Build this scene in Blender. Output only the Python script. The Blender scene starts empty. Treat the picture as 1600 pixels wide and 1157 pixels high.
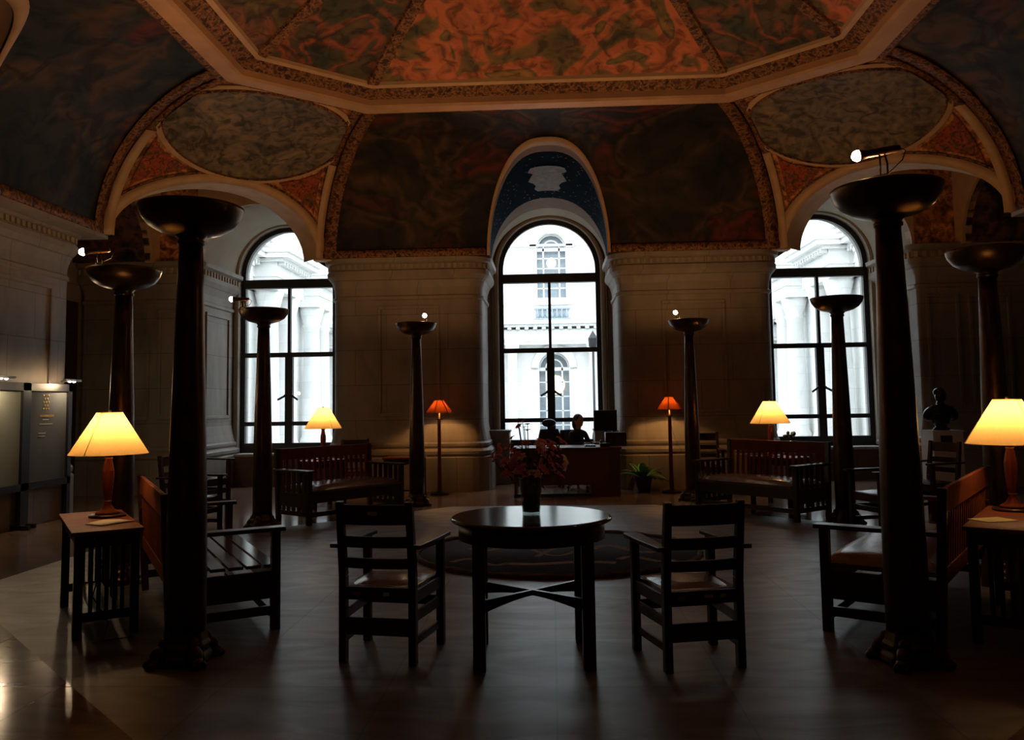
import bpy, math, random
from mathutils import Vector, Matrix
random.seed(7)
PI=math.pi
sc=bpy.context.scene
COL=sc.collection
# ---------------------------------------------------------------- camera
cd=bpy.data.cameras.new('camera'); cam=bpy.data.objects.new('camera',cd); COL.objects.link(cam)
cd.sensor_width=36; cd.lens=1290/1600*36; cd.shift_y=-(578.5-533)/1600; cd.clip_end=300; cd.clip_start=.05
YAW=math.radians(2.66); PIT=math.atan(98/1290); ROL=-0.015
cam.matrix_world=Matrix.Translation((0,0,1.5))@Matrix.Rotation(YAW,4,'Z')@Matrix.Rotation(PI/2+PIT,4,'X')@Matrix.Rotation(ROL,4,'Z')
sc.camera=cam
# ---------------------------------------------------------------- sky, exposure
w=bpy.data.worlds.new('sky'); sc.world=w; w.use_nodes=True
bg=w.node_tree.nodes['Background']; bg.inputs[0].default_value=(.86,.95,1,1); bg.inputs[1].default_value=4.9
vs=sc.view_settings; vs.view_transform='Standard'; vs.look='None'; vs.gamma=1; vs.exposure=0.0; vs.use_curve_mapping=False
def portal(x,z,w_,h_):
    l=bpy.data.lights.new('window_daylight','AREA'); l.shape='RECTANGLE'; l.size=w_; l.size_y=h_; l.energy=1
    o=bpy.data.objects.new('window_daylight',l); COL.objects.link(o); o.location=(x,16.45,z); o.rotation_euler=(-PI/2,0,0)
    l.cycles.is_portal=True
for x in (-5.2,0,5.2): portal(x,2.95,2.0,4.6)
UP_W=21.0; LAMP_W=15.0; RED_W=42; SPOT_W=45.0
WARM=(1,.50,.19)
# ---------------------------------------------------------------- materials
def nt(name):
    m=bpy.data.materials.new(name); m.use_nodes=True; n=m.node_tree.nodes; l=m.node_tree.links
    return m,n,l,n['Principled BSDF']
def setc(b,col,rough,metal=0,spec=.5):
    b.inputs['Base Color'].default_value=(*col,1); b.inputs['Roughness'].default_value=rough
    b.inputs['Metallic'].default_value=metal; b.inputs['Specular IOR Level'].default_value=spec
def ramp(n,stops,interp='LINEAR'):
    r=n.new('ShaderNodeValToRGB'); e=r.color_ramp; e.interpolation=interp
    while len(e.elements)<len(stops): e.elements.new(.5)
    for k,(p,c) in enumerate(stops): e.elements[k].position=p; e.elements[k].color=(*c,1)
    return r
def noisemat(name,c1,c2,scale=4,rough=.5,metal=0,spec=.5,stretch=(1,1,1),bump=0,detail=5,dist=0):
    m,n,l,b=nt(name); setc(b,c1,rough,metal,spec)
    tc=n.new('ShaderNodeTexCoord'); mp=n.new('ShaderNodeMapping'); mp.inputs['Scale'].default_value=stretch
    no=n.new('ShaderNodeTexNoise'); no.inputs['Scale'].default_value=scale; no.inputs['Detail'].default_value=detail; no.inputs['Distortion'].default_value=dist
    r=ramp(n,[(.3,c1),(.7,c2)])
    l.new(tc.outputs['Object'],mp.inputs[0]); l.new(mp.outputs[0],no.inputs[0]); l.new(no.outputs[0],r.inputs[0]); l.new(r.outputs[0],b.inputs['Base Color'])
    if bump:
        bp=n.new('ShaderNodeBump'); bp.inputs['Strength'].default_value=bump; bp.inputs['Distance'].default_value=.02
        l.new(no.outputs[0],bp.inputs['Height']); l.new(bp.outputs[0],b.inputs['Normal'])
    return m
def stone(name,c1,c2,bw=1.1,bh=.62,rough=.55,mortar=.55,floor=False,spec=.4):
    m,n,l,b=nt(name); setc(b,c1,rough,0,spec)
    g=n.new('ShaderNodeNewGeometry'); s=n.new('ShaderNodeSeparateXYZ'); l.new(g.outputs['Position'],s.inputs[0])
    cb=n.new('ShaderNodeCombineXYZ')
    if floor: l.new(s.outputs[0],cb.inputs[0]); l.new(s.outputs[1],cb.inputs[1])
    else:
        a=n.new('ShaderNodeMath'); a.operation='ADD'; l.new(s.outputs[0],a.inputs[0]); l.new(s.outputs[1],a.inputs[1])
        l.new(a.outputs[0],cb.inputs[0]); l.new(s.outputs[2],cb.inputs[1])
    br=n.new('ShaderNodeTexBrick'); br.inputs['Scale'].default_value=1; br.inputs['Brick Width'].default_value=bw; br.inputs['Row Height'].default_value=bh
    br.inputs['Mortar Size'].default_value=.006; br.offset=0 if floor else .5
    br.inputs['Color1'].default_value=(1,1,1,1); br.inputs['Color2'].default_value=(.9,.9,.9,1); br.inputs['Mortar'].default_value=(mortar,)*3+(1,)
    l.new(cb.outputs[0],br.inputs[0])
    mp=n.new('ShaderNodeMapping'); mp.inputs['Scale'].default_value=(1,1,.5) if not floor else (.7,1.6,1); l.new(g.outputs['Position'],mp.inputs[0])
    no=n.new('ShaderNodeTexNoise'); no.inputs['Scale'].default_value=2.2; no.inputs['Detail'].default_value=9; no.inputs['Distortion'].default_value=1.3; l.new(mp.outputs[0],no.inputs[0])
    r=ramp(n,[(.3,c1),(.72,c2)]); l.new(no.outputs[0],r.inputs[0])
    mx=n.new('ShaderNodeMixRGB'); mx.blend_type='MULTIPLY'; mx.inputs[0].default_value=1; l.new(r.outputs[0],mx.inputs[1]); l.new(br.outputs[0],mx.inputs[2]); l.new(mx.outputs[0],b.inputs['Base Color'])
    if floor:
        # octagonal inlaid field: rougher grey inside, polished brown border outside
        def mth(op,a,b_=None):
            k=n.new('ShaderNodeMath'); k.operation=op
            for i,v in enumerate((a,b_)):
                if v is None: continue
                if isinstance(v,(int,float)): k.inputs[i].default_value=v
                else: l.new(v,k.inputs[i])
            return k.outputs[0]
        ax=mth('ABSOLUTE',s.outputs[0]); ay=mth('ABSOLUTE',mth('SUBTRACT',s.outputs[1],7.8)); dg=mth('MULTIPLY',mth('ADD',ax,ay),.75)
        d=mth('MAXIMUM',mth('MAXIMUM',mth('MULTIPLY',ax,.9),ay),dg); inside=mth('LESS_THAN',d,4.45)
        m2=n.new('ShaderNodeMixRGB'); m2.blend_type='MULTIPLY'; m2.inputs[0].default_value=1; l.new(mx.outputs[0],m2.inputs[1])
        m3=n.new('ShaderNodeMixRGB'); m3.inputs[1].default_value=(1,.76,.58,1); m3.inputs[2].default_value=(.74,.75,.77,1); l.new(inside,m3.inputs[0]); l.new(m3.outputs[0],m2.inputs[2]); l.new(m2.outputs[0],b.inputs['Base Color'])
        l.new(mth('ADD',mth('MULTIPLY',inside,.27),mth('ADD',mth('MULTIPLY',no.outputs[0],.12),.08)),b.inputs['Roughness'])
    return m
def mural(name,stops,scale,seed,dist=1.6,rough=.65):
    m,n,l,b=nt(name); setc(b,stops[0][1],rough,0,.25)
    g=n.new('ShaderNodeNewGeometry'); mp=n.new('ShaderNodeMapping'); mp.inputs['Location'].default_value=(seed*3.1,seed*1.7,seed*.9); l.new(g.outputs['Position'],mp.inputs[0])
    no=n.new('ShaderNodeTexNoise'); no.inputs['Scale'].default_value=scale; no.inputs['Detail'].default_value=2.5; no.inputs['Distortion'].default_value=dist*.45; no.inputs['Roughness'].default_value=.5; l.new(mp.outputs[0],no.inputs[0])
    r=ramp(n,stops); l.new(no.outputs[0],r.inputs[0])
    n2=n.new('ShaderNodeTexNoise'); n2.inputs['Scale'].default_value=scale*3.2; n2.inputs['Detail'].default_value=7; n2.inputs['Distortion'].default_value=1.2; l.new(mp.outputs[0],n2.inputs[0])
    r2=ramp(n,[(.38,(.42,.42,.42)),(.48,(.9,.88,.85)),(.62,(1.25,1.15,1.05))]); l.new(n2.outputs[0],r2.inputs[0])
    mx=n.new('ShaderNodeMixRGB'); mx.blend_type='MULTIPLY'; mx.inputs[0].default_value=1; l.new(r.outputs[0],mx.inputs[1]); l.new(r2.outputs[0],mx.inputs[2]); l.new(mx.outputs[0],b.inputs['Base Color'])
    return m
def emis(name,col,strength):
    m,n,l,b=nt(name); setc(b,(0,0,0),.5); b.inputs['Emission Color'].default_value=(*col,1); b.inputs['Emission Strength'].default_value=strength; return m
def plain(name,col,rough=.5,metal=0,spec=.5): return noisemat(name,col,tuple(c*.8 for c in col),9,rough,metal,spec)
M={}
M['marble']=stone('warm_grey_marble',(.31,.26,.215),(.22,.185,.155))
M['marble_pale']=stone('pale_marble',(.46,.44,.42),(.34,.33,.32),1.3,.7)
M['floor']=stone('polished_marble_floor',(.33,.29,.26),(.13,.105,.088),.9,.9,.27,.6,True,.5)
M['wood']=noisemat('dark_mission_oak',(.022,.009,.005),(.05,.02,.01),6,.32,0,.5,(1,1,.15),.0,6,.6)
M['woodred']=noisemat('red_brown_oak',(.16,.040,.014),(.24,.062,.022),6,.5,0,.15,(1,1,.2),0,6,.6)
M['tabletop']=noisemat('glossy_dark_tabletop',(.03,.012,.007),(.06,.025,.014),5,.13,0,.8,(.3,3,1),0,5,.4)
M['leather']=noisemat('brown_leather',(.11,.05,.025),(.18,.085,.045),7,.26,0,.6,bump=.25)
M['bronze']=noisemat('dark_bronze',(.06,.034,.018),(.10,.058,.03),9,.33,.8,.5)
M['black']=plain('black_metal',(.012,.012,.013),.45)
M['plastic']=plain('black_plastic',(.01,.01,.012),.35)
M['frame']=plain('window_frame_black',(.02,.02,.022),.5)
M['brass']=plain('brass',(.6,.36,.13),.3,1)
M['cream']=noisemat('terracotta_cream_moulding',(.52,.30,.16),(.42,.23,.12),3,.6)
M['creamlight']=noisemat('pale_gold_moulding',(.56,.36,.20),(.46,.28,.15),4,.6)
M['ivory']=noisemat('ivory_plaster',(.36,.29,.20),(.29,.23,.15),2,.7)
M['ornament']=mural('gilded_ornament',[(.38,(.05,.02,.012)),(.5,(.30,.14,.06)),(.62,(.10,.04,.02))],11,3,.6)
M['goldmural']=mural('gold_red_mural',[(.35,(.10,.035,.015)),(.5,(.45,.18,.07)),(.58,(.65,.30,.11)),(.7,(.16,.05,.03))],3.2,5)
M['darkstripe']=mural('dark_striped_soffit',[(.4,(.02,.03,.05)),(.55,(.16,.07,.05)),(.7,(.03,.035,.05))],2.2,8)
M['redpanel']=mural('red_arabesque_panel',[(.4,(.30,.06,.025)),(.5,(.36,.08,.03)),(.56,(.10,.07,.03)),(.62,(.30,.06,.03))],5,2,1.)
M['oval']=mural('brown_seascape_oval',[(.3,(.07,.065,.055)),(.45,(.20,.15,.10)),(.55,(.13,.11,.085)),(.7,(.26,.19,.12))],1.6,9,3.2)
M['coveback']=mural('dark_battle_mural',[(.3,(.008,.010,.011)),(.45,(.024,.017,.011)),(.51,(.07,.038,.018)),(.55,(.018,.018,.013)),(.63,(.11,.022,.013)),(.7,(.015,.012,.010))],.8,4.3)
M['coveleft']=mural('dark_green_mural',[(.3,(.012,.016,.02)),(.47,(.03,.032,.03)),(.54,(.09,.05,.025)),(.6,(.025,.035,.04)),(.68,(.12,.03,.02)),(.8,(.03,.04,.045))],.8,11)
M['dome_a']=mural('orange_red_mural',[(.30,(.08,.08,.05)),(.43,(.22,.14,.06)),(.455,(.50,.15,.07)),(.56,(.55,.18,.09)),(.585,(.13,.11,.05)),(.66,(.36,.2,.07))],1.25,1.6)
M['dome_b']=mural('teal_red_mural',[(.28,(.03,.05,.04)),(.43,(.07,.06,.035)),(.50,(.30,.08,.04)),(.54,(.07,.055,.035)),(.64,(.14,.09,.04)),(.72,(.40,.07,.04))],1.4,6.4)
M['dome_c']=mural('olive_mural',[(.28,(.05,.05,.02)),(.45,(.15,.12,.04)),(.52,(.08,.05,.03)),(.62,(.26,.10,.05)),(.72,(.06,.06,.05))],1.4,2.2)
def blue_mat():
    m,n,l,b=nt('star_spangled_blue'); setc(b,(.02,.04,.07),.85,0,.03)
    g=n.new('ShaderNodeNewGeometry'); v=n.new('ShaderNodeTexVoronoi'); v.inputs['Scale'].default_value=11; l.new(g.outputs['Position'],v.inputs['Vector'])
    r=ramp(n,[(.0,(.2,.18,.13)),(.13,(.2,.18,.13)),(.19,(.005,.015,.032)),(1,(.004,.012,.025))]); l.new(v.outputs['Distance'],r.inputs[0]); l.new(r.outputs[0],b.inputs['Base Color']); return m
M['blue']=blue_mat()
M['lunetteband']=noisemat('brown_painted_band',(.20,.10,.05),(.15,.08,.045),4,.7)
M['deskwood']=noisemat('reddish_dark_desk_wood',(.10,.04,.03),(.14,.055,.04),5,.45,0,.3,(1,1,.2))
M['crest']=noisemat('painted_crest',(.17,.135,.12),(.09,.07,.065),9,.6,dist=1)
def shade_mat(name,col,trans=.75):
    m,n,l,b=nt(name); out=n['Material Output']
    d=n.new('ShaderNodeBsdfDiffuse'); t=n.new('ShaderNodeBsdfTranslucent'); mx=n.new('ShaderNodeMixShader')
    no=n.new('ShaderNodeTexNoise'); no.inputs['Scale'].default_value=40; r=ramp(n,[(.3,col),(.7,tuple(c*.93 for c in col))]); l.new(no.outputs[0],r.inputs[0])
    l.new(r.outputs[0],d.inputs[0]); l.new(r.outputs[0],t.inputs[0]); mx.inputs[0].default_value=trans
    l.new(d.outputs[0],mx.inputs[1]); l.new(t.outputs[0],mx.inputs[2]); l.new(mx.outputs[0],out.inputs[0]); n.remove(b); return m
M['shade']=shade_mat('cream_paper_shade',(.90,.60,.24))
M['redshade']=shade_mat('amber_mica_shade',(.055,.009,.0015),.75)
def glass_mat(name,tint=(1,1,1),w_=.08):
    m,n,l,b=nt(name); out=n['Material Output']; t=n.new('ShaderNodeBsdfTransparent'); t.inputs[0].default_value=(*tint,1)
    g=n.new('ShaderNodeBsdfGlossy'); g.inputs['Roughness'].default_value=.03; f=n.new('ShaderNodeLayerWeight'); f.inputs[0].default_value=.15
    mu=n.new('ShaderNodeMath'); mu.operation='MULTIPLY_ADD'; mu.inputs[1].default_value=.5; mu.inputs[2].default_value=w_; l.new(f.outputs['Facing'],mu.inputs[0])
    mx=n.new('ShaderNodeMixShader'); l.new(mu.outputs[0],mx.inputs[0]); l.new(t.outputs[0],mx.inputs[1]); l.new(g.outputs[0],mx.inputs[2]); l.new(mx.outputs[0],out.inputs[0]); n.remove(b); return m
M['glass']=glass_mat('window_glass',(.96,.98,1),.03)
M['vaseglass']=glass_mat('clear_vase_glass',(.75,.82,.8),.12)
M['water']=glass_mat('dark_water',(.12,.13,.12),.05)
M['facade']=stone('white_marble_facade',(.86,.86,.84),(.76,.77,.76),1.4,.6,.7,.8)
M['facadewin']=plain('grey_blue_facade_glass',(.30,.36,.42),.2)
M['outlamp']=emis('outdoor_lantern_glow',(1,.85,.4),4)
M['lobbyglow']=emis('lit_lobby',(1,.82,.5),2.5)
M['pave']=plain('pale_paving',(.5,.5,.48),.8)
M['bulb']=emis('warm_bulb',(1,.62,.3),60)
M['bulbface']=emis('spot_bulb_face',(1,.66,.35),110)
M['coolbulb']=emis('picture_light_bulb',(1,.85,.75),25)
M['paper']=noisemat('newsprint',(.85,.80,.68),(.6,.55,.45),60,.8,stretch=(1,6,1))
M['yellowpaper']=noisemat('yellow_paper',(.75,.66,.30),(.66,.57,.25),5,.8)
M['navy']=noisemat('navy_rug_wool',(.018,.026,.038),(.03,.038,.05),30,.95)
M['gold']=noisemat('tan_rug_wool',(.24,.14,.07),(.14,.08,.045),20,.95)
M['rope']=noisemat('brown_rope_border',(.14,.075,.04),(.05,.026,.015),14,.95)
M['skin']=plain('skin',(.55,.30,.2),.5)
M['hair']=noisemat('dark_brown_hair',(.02,.012,.008),(.04,.025,.015),30,.5)
M['cloth']=noisemat('black_clothing',(.012,.012,.015),(.02,.02,.022),20,.8)
M['petal']=shade_mat('dusty_rose_petals',(.85,.26,.24),.5)
M['petalpink']=shade_mat('pale_pink_petals',(.92,.58,.5),.5)
M['stem']=noisemat('green_stems',(.03,.06,.02),(.05,.08,.03),12,.6)
M['leaf']=noisemat('glossy_green_leaf',(.06,.24,.04),(.12,.36,.08),8,.4)
M['pot']=plain('dark_planter',(.05,.03,.02),.5)
M['display']=noisemat('grey_display_glass',(.16,.17,.18),(.11,.12,.13),1.2,.12)
M['displaypale']=noisemat('pale_green_display',(.34,.37,.33),(.26,.28,.25),1.2,.15)
M['goldtext']=plain('gold_lettering',(.55,.36,.12),.4,.2)
M['white']=noisemat('white_painted_wood',(.82,.80,.78),(.72,.7,.68),3,.5)
M['radiator']=noisemat('brown_radiator_panel',(.14,.06,.035),(.09,.035,.02),5,.45,stretch=(1,1,3))
M['bustm']=noisemat('black_bronze_bust',(.02,.02,.022),(.04,.04,.045),9,.22,.6)
M['silver']=plain('brushed_silver',(.5,.5,.5),.3,1)
M['redtag']=plain('red_sticker',(.4,.03,.02),.5)
M['whitetag']=plain('white_sticker',(.6,.6,.58),.5)
# ---------------------------------------------------------------- mesh helpers
class MB:
    def __init__(s): s.v=[]; s.f=[]; s.sm=[]
    def add(s,vs,fs,smooth=False):
        k=len(s.v); s.v+= [tuple(p) for p in vs]; s.f+=[tuple(i+k for i in f) for f in fs]; s.sm+=[smooth]*len(fs); return s
    def box(s,cx,cy,cz,sx,sy,sz,rz=0,rx=0,ry=0):
        R=Matrix.Rotation(rz,3,'Z')@Matrix.Rotation(ry,3,'Y')@Matrix.Rotation(rx,3,'X'); c=Vector((cx,cy,cz))
        vs=[c+R@Vector((a*sx/2,b*sy/2,d*sz/2)) for a in(-1,1) for b in(-1,1) for d in(-1,1)]
        return s.add(vs,[(0,1,3,2),(4,6,7,5),(0,4,5,1),(2,3,7,6),(0,2,6,4),(1,5,7,3)])
    def bx(s,x0,x1,y0,y1,z0,z1): return s.box((x0+x1)/2,(y0+y1)/2,(z0+z1)/2,x1-x0,y1-y0,z1-z0)
    def beam(s,p,q,w,d,w2=None,d2=None,side=(1,0,0)):
        p=Vector(p);q=Vector(q);ax=(q-p).normalized(); a=Vector(side); a=(a-ax*a.dot(ax)).normalized(); b=ax.cross(a)
        w2=w if w2 is None else w2; d2=d if d2 is None else d2
        vs=[p+a*i*w/2+b*j*d/2 for i,j in((-1,-1),(1,-1),(1,1),(-1,1))]+[q+a*i*w2/2+b*j*d2/2 for i,j in((-1,-1),(1,-1),(1,1),(-1,1))]
        return s.add(vs,[(3,2,1,0),(4,5,6,7),(0,1,5,4),(1,2,6,5),(2,3,7,6),(3,0,4,7)])
    def lathe(s,prof,n=24,c=(0,0,0),smooth=True,sy=1.0,rot=0):
        vs=[];fs=[];m=len(prof)
        for k in range(n):
            a=2*PI*k/n+rot
            for r,z in prof: vs.append((c[0]+r*math.cos(a),c[1]+r*sy*math.sin(a),c[2]+z))
        for k in range(n):
            for i in range(m-1):
                A=k*m+i;B=((k+1)%n)*m+i; fs.append((A,B,B+1,A+1))
        s.add(vs,fs,smooth)
        if prof[0][0]>1e-4: s.f.append(tuple(len(s.v)-n*m+k*m for k in range(n))[::-1]); s.sm.append(False)
        if prof[-1][0]>1e-4: s.f.append(tuple(len(s.v)-n*m+k*m+m-1 for k in range(n))); s.sm.append(False)
        return s
    def ball(s,c,r,n=12,m=8,R=None):
        vs=[];fs=[]
        r=(r,r,r) if isinstance(r,(int,float)) else r
        for i in range(m+1):
            t=PI*i/m
            for k in range(n):
                a=2*PI*k/n; p=Vector((r[0]*math.sin(t)*math.cos(a),r[1]*math.sin(t)*math.sin(a),-r[2]*math.cos(t)))
                if R: p=R@p
                vs.append(Vector(c)+p)
        for i in range(m):
            for k in range(n): fs.append((i*n+k,i*n+(k+1)%n,(i+1)*n+(k+1)%n,(i+1)*n+k))
        return s.add(vs,fs,True)
    def tube(s,pts,r,n=8,closed=False):
        pts=[Vector(p) for p in pts]; N=len(pts); rr=r if isinstance(r,(list,tuple)) else [r]*N
        vs=[];fs=[]; prev=None
        for i,p in enumerate(pts):
            d=(pts[(i+1)%N]-pts[i-1]) if closed else (pts[min(i+1,N-1)]-pts[max(i-1,0)])
            d.normalize(); a=prev if prev is not None else (Vector((0,0,1)) if abs(d.z)<.9 else Vector((1,0,0)))
            a=(a-d*a.dot(d)).normalized(); prev=a; b=d.cross(a)
            for k in range(n):
                t=2*PI*k/n; vs.append(p+(a*math.cos(t)+b*math.sin(t))*rr[i])
        for i in range(N if closed else N-1):
            for k in range(n): A=i*n;B=((i+1)%N)*n; fs.append((A+k,A+(k+1)%n,B+(k+1)%n,B+k))
        if not closed: fs.append(tuple(range(n))[::-1]); fs.append(tuple(range((N-1)*n,N*n)))
        return s.add(vs,fs,True)
    def prism(s,out,f0,f1):   # out: list of 2D pts; f0/f1 map 2D -> 3D
        n=len(out); vs=[f0(p) for p in out]+[f1(p) for p in out]
        fs=[tuple(range(n))[::-1],tuple(range(n,2*n))]+[(i,(i+1)%n,n+(i+1)%n,n+i) for i in range(n)]
        return s.add(vs,fs)
    def strips(s,rows,closed=False,smooth=True,flip=False):
        n=len(rows[0]); vs=[p for r in rows for p in r]; fs=[]
        for i in range(len(rows)-1):
            for k in range(n if closed else n-1):
                q=(i*n+k,i*n+(k+1)%n,(i+1)*n+(k+1)%n,(i+1)*n+k); fs.append(q[::-1] if flip else q)
        return s.add(vs,fs,smooth)
    def build(s,name,mat,parent=None,bevel=0,solid=0,loc=None):
        me=bpy.data.meshes.new(name); me.from_pydata([tuple(v) for v in s.v],[],s.f); me.update()
        for p,sm in zip(me.polygons,s.sm): p.use_smooth=sm
        me.materials.append(M[mat] if isinstance(mat,str) else mat)
        o=bpy.data.objects.new(name,me); COL.objects.link(o)
        if parent: o.parent=parent
        if loc: o.location=loc
        if solid: d=o.modifiers.new('solid','SOLIDIFY'); d.thickness=solid; d.offset=0
        if bevel: d=o.modifiers.new('bevel','BEVEL'); d.width=bevel; d.segments=2; d.limit_method='ANGLE'
        return o
def tag(o,label=None,cat=None,group=None,kind=None):
    if label: o['label']=label
    if cat: o['category']=cat
    if group: o['group']=group
    if kind: o['kind']=kind
    return o
def thing(name,label,cat,loc=(0,0,0),rz=0,group=None,kind=None):
    o=bpy.data.objects.new(name,None); COL.objects.link(o); o.location=loc; o.rotation_euler=(0,0,rz); o.empty_display_size=.1
    return tag(o,label,cat,group,kind)
def dup(root,loc,rz=0,label=None,group=None,scale=None,skip=()):
    def cp(o,par):
        c=o.copy(); COL.objects.link(c)
        if par: c.parent=par
        for ch in list(o.children):
            if ch.name.split('.')[0] in skip: continue
            cp(ch,c)
        return c
    r=cp(root,None); r.location=loc; r.rotation_euler=(0,0,rz)
    if scale: r.scale=(scale,)*3
    if label: r['label']=label
    if group: r['group']=group
    return r
def plight(name,loc,energy,color,size,parent=None,spot=None,rot=None,blend=.6):
    l=bpy.data.lights.new(name,'SPOT' if spot else 'POINT'); l.energy=energy; l.color=color; l.shadow_soft_size=size
    if spot: l.spot_size=spot; l.spot_blend=blend
    o=bpy.data.objects.new(name,l); COL.objects.link(o); o.location=loc
    if rot: o.rotation_euler=rot
    if parent: o.parent=parent
    return o
def face(dx,dy): return math.atan2(-dx,dy)
# ================================================================ ROOM
def st(o,label,cat='room'): return tag(o,label,cat,kind='structure')
st(MB().bx(-8.4,8.4,-2.2,16.6,-.1,0).build('floor','floor'),'polished brown and grey marble floor of the round reception room','floor')
def arched_wall(mb,axis,sgn_span,z0,z1,ops,d0,d1):
    """wall along an axis with arched openings. axis 'x': runs in x between d0..d1 in y"""
    a0,a1=sgn_span; xs=[a0,a1]
    for c,hw,zs,zp in ops: xs+=[c+hw*math.sin(PI*k/24-PI/2) for k in range(25)]
    xs=sorted(set(round(x,5) for x in xs))
    P=(lambda u,d,z:(u,d,z)) if axis=='x' else (lambda u,d,z:(d,u,z))
    def quad(a,b,za0,zb0,za1,zb1):
        vs=[P(a,d0,za0),P(b,d0,zb0),P(b,d0,zb1),P(a,d0,za1),P(a,d1,za0),P(b,d1,zb0),P(b,d1,zb1),P(a,d1,za1)]
        mb.add(vs,[(0,1,2,3),(5,4,7,6),(3,2,6,7),(1,0,4,5)])
    for a,b in zip(xs,xs[1:]):
        m=(a+b)/2; op=[o for o in ops if abs(m-o[0])<o[1]]
        if not op: quad(a,b,z0,z0,z1,z1); continue
        c,hw,zs,zp=op[0]; h=lambda x: zp+math.sqrt(max(0,hw*hw-(x-c)**2))
        if zs>z0: quad(a,b,z0,z0,zs,zs)
        quad(a,b,h(a),h(b),z1,z1)
    for c,hw,zs,zp in ops:
        for sg in(-1,1):
            x=c+sg*hw; mb.add([P(x,d0,zs),P(x,d1,zs),P(x,d1,zp),P(x,d0,zp)],[(0,1,2,3)])
    return mb
WX=(-5.2,0,5.2); WHW=(.97,1.0,.97); WY=16.1
o=arched_wall(MB(),'x',(-8.4,8.4),0,7.2,[(x,hw,.6,4.13) for x,hw in zip(WX,WHW)],WY,16.6).build('wall_back','marble_pale')
st(o,'pale marble back wall with three tall arched window openings','wall')
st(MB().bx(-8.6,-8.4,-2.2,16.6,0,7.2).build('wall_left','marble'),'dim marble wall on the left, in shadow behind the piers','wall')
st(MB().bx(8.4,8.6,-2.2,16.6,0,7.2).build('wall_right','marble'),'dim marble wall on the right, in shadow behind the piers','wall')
st(MB().bx(-8.6,8.6,-2.4,-2.2,0,7.2).build('wall_front','marble'),'marble wall behind the viewer','wall')
# ---- windows
def window(idx,cx,hw,label):
    g=hw-.09; zb=.6; zs=4.13; t=thing('window_%d'%idx,label,'window',(cx,16.22,0),kind='structure')
    outer=[(-hw,zb)]+[(hw*math.cos(PI-PI*k/32),zs+hw*math.sin(PI*k/32)) for k in range(33)]+[(hw,zb)]
    inner=[(-g,zb+.19)]+[(g*math.cos(PI-PI*k/32),zs+g*math.sin(PI*k/32)) for k in range(33)]+[(g,zb+.19)]
    mb=MB(); n=len(outer)
    for y0,y1 in((-.05,.05),):
        vs=[(x,y0,z) for x,z in outer]+[(x,y0,z) for x,z in inner]+[(x,y1,z) for x,z in outer]+[(x,y1,z) for x,z in inner]
        fs=[]
        for k in range(n):
            j=(k+1)%n; fs+=[(k,n+k,n+j,j),(2*n+k,2*n+j,3*n+j,3*n+k),(n+k,3*n+k,3*n+j,n+j),(k,j,2*n+j,2*n+k)]
        mb.add(vs,fs)
    mb.build('window_frame','frame',t)
    MB().bx(-g,g,-.08,.06,3.87,4.045).build('transom','frame',t)
    m=MB(); m.bx(-.028,.028,-.045,.045,2.57,3.88); m.build('mullion','frame',t)
    MB().bx(-.075,.075,-.055,.05,.76,2.5).build('sash_stile','frame',t)
    MB().bx(-g,g,-.05,.05,2.49,2.58).build('sash_rail','frame',t)
    MB().bx(-g,g,-.05,.05,1.13,1.21).build('sash_rail','frame',t)
    for s in(-1,1):
        MB().beam((s*.07,-.06,1.72),(s*.2,-.12,1.64),.03,.03).ball((s*.07,-.06,1.72),.03).build('window_latch','black',t)
    arc=[(-g,.76)]+[(g*math.cos(PI-PI*k/32),zs+g*math.sin(PI*k/32)) for k in range(33)]+[(g,.76)]
    MB().add([(x,0,z) for x,z in arc],[tuple(range(len(arc)))]).build('glass_pane','glass',t)
    return t
window(1,WX[0],WHW[0],'tall arched black-framed window on the left, behind the slender torchere')
window(2,WX[1],WHW[1],'tall arched black-framed window in the centre, above the desk')
window(3,WX[2],WHW[2],'tall arched black-framed window on the right, left of the bust')
# moulded stone surround around each window
for i,(cx,hw) in enumerate(zip(WX,WHW)):
    mb=MB(); rows=[]
    for off,y in((0.0,16.1),(.0,16.02),(.03,16.0),(.07,16.0),(.09,16.04),(.12,16.04),(.13,16.1)):
        h=hw+off; rows.append([(cx-h,y,.6)]+[(cx+h*math.cos(PI-PI*k/32),y,4.13+h*math.sin(PI*k/32)) for k in range(33)]+[(cx+h,y,.6)])
    mb.strips(rows,smooth=False)
    st(mb.build('trim_%d'%(i+1),'ivory'),['moulded stone arch surround of the left window','moulded stone arch surround of the centre window','moulded stone arch surround of the right window'][i],'moulding')
# ---- piers
def rrect(x0,x1,y0,y1,r,off=0,n=6):
    r2=r+off; x0-=off;x1+=off;y0-=off;y1+=off; pts=[]
    for cx,cy,a0 in((x1-r2,y1-r2,0),(x0+r2,y1-r2,PI/2),(x0+r2,y0+r2,PI),(x1-r2,y0+r2,1.5*PI)):
        for k in range(n+1):
            a=a0+PI/2*k/n; pts.append((cx+r2*math.cos(a),cy+r2*math.sin(a)))
    return pts
BASE=[(.15,0),(.15,.58),(.12,.60),(.14,.64),(.14,.69),(.11,.72),(.07,.74),(.09,.78),(.09,.82),(.06,.85),(.055,.88),(.03,.98),(.01,1.1),(0,1.16)]
CAP=[(0,3.36),(.03,3.38),(.03,3.43),(0,3.45),(.01,3.58),(.05,3.70),(.12,3.78),(.135,3.80),(.135,3.88),(.10,3.90),(.10,4.0),(.17,4.03),(.18,4.10),(0,4.10)]
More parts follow.
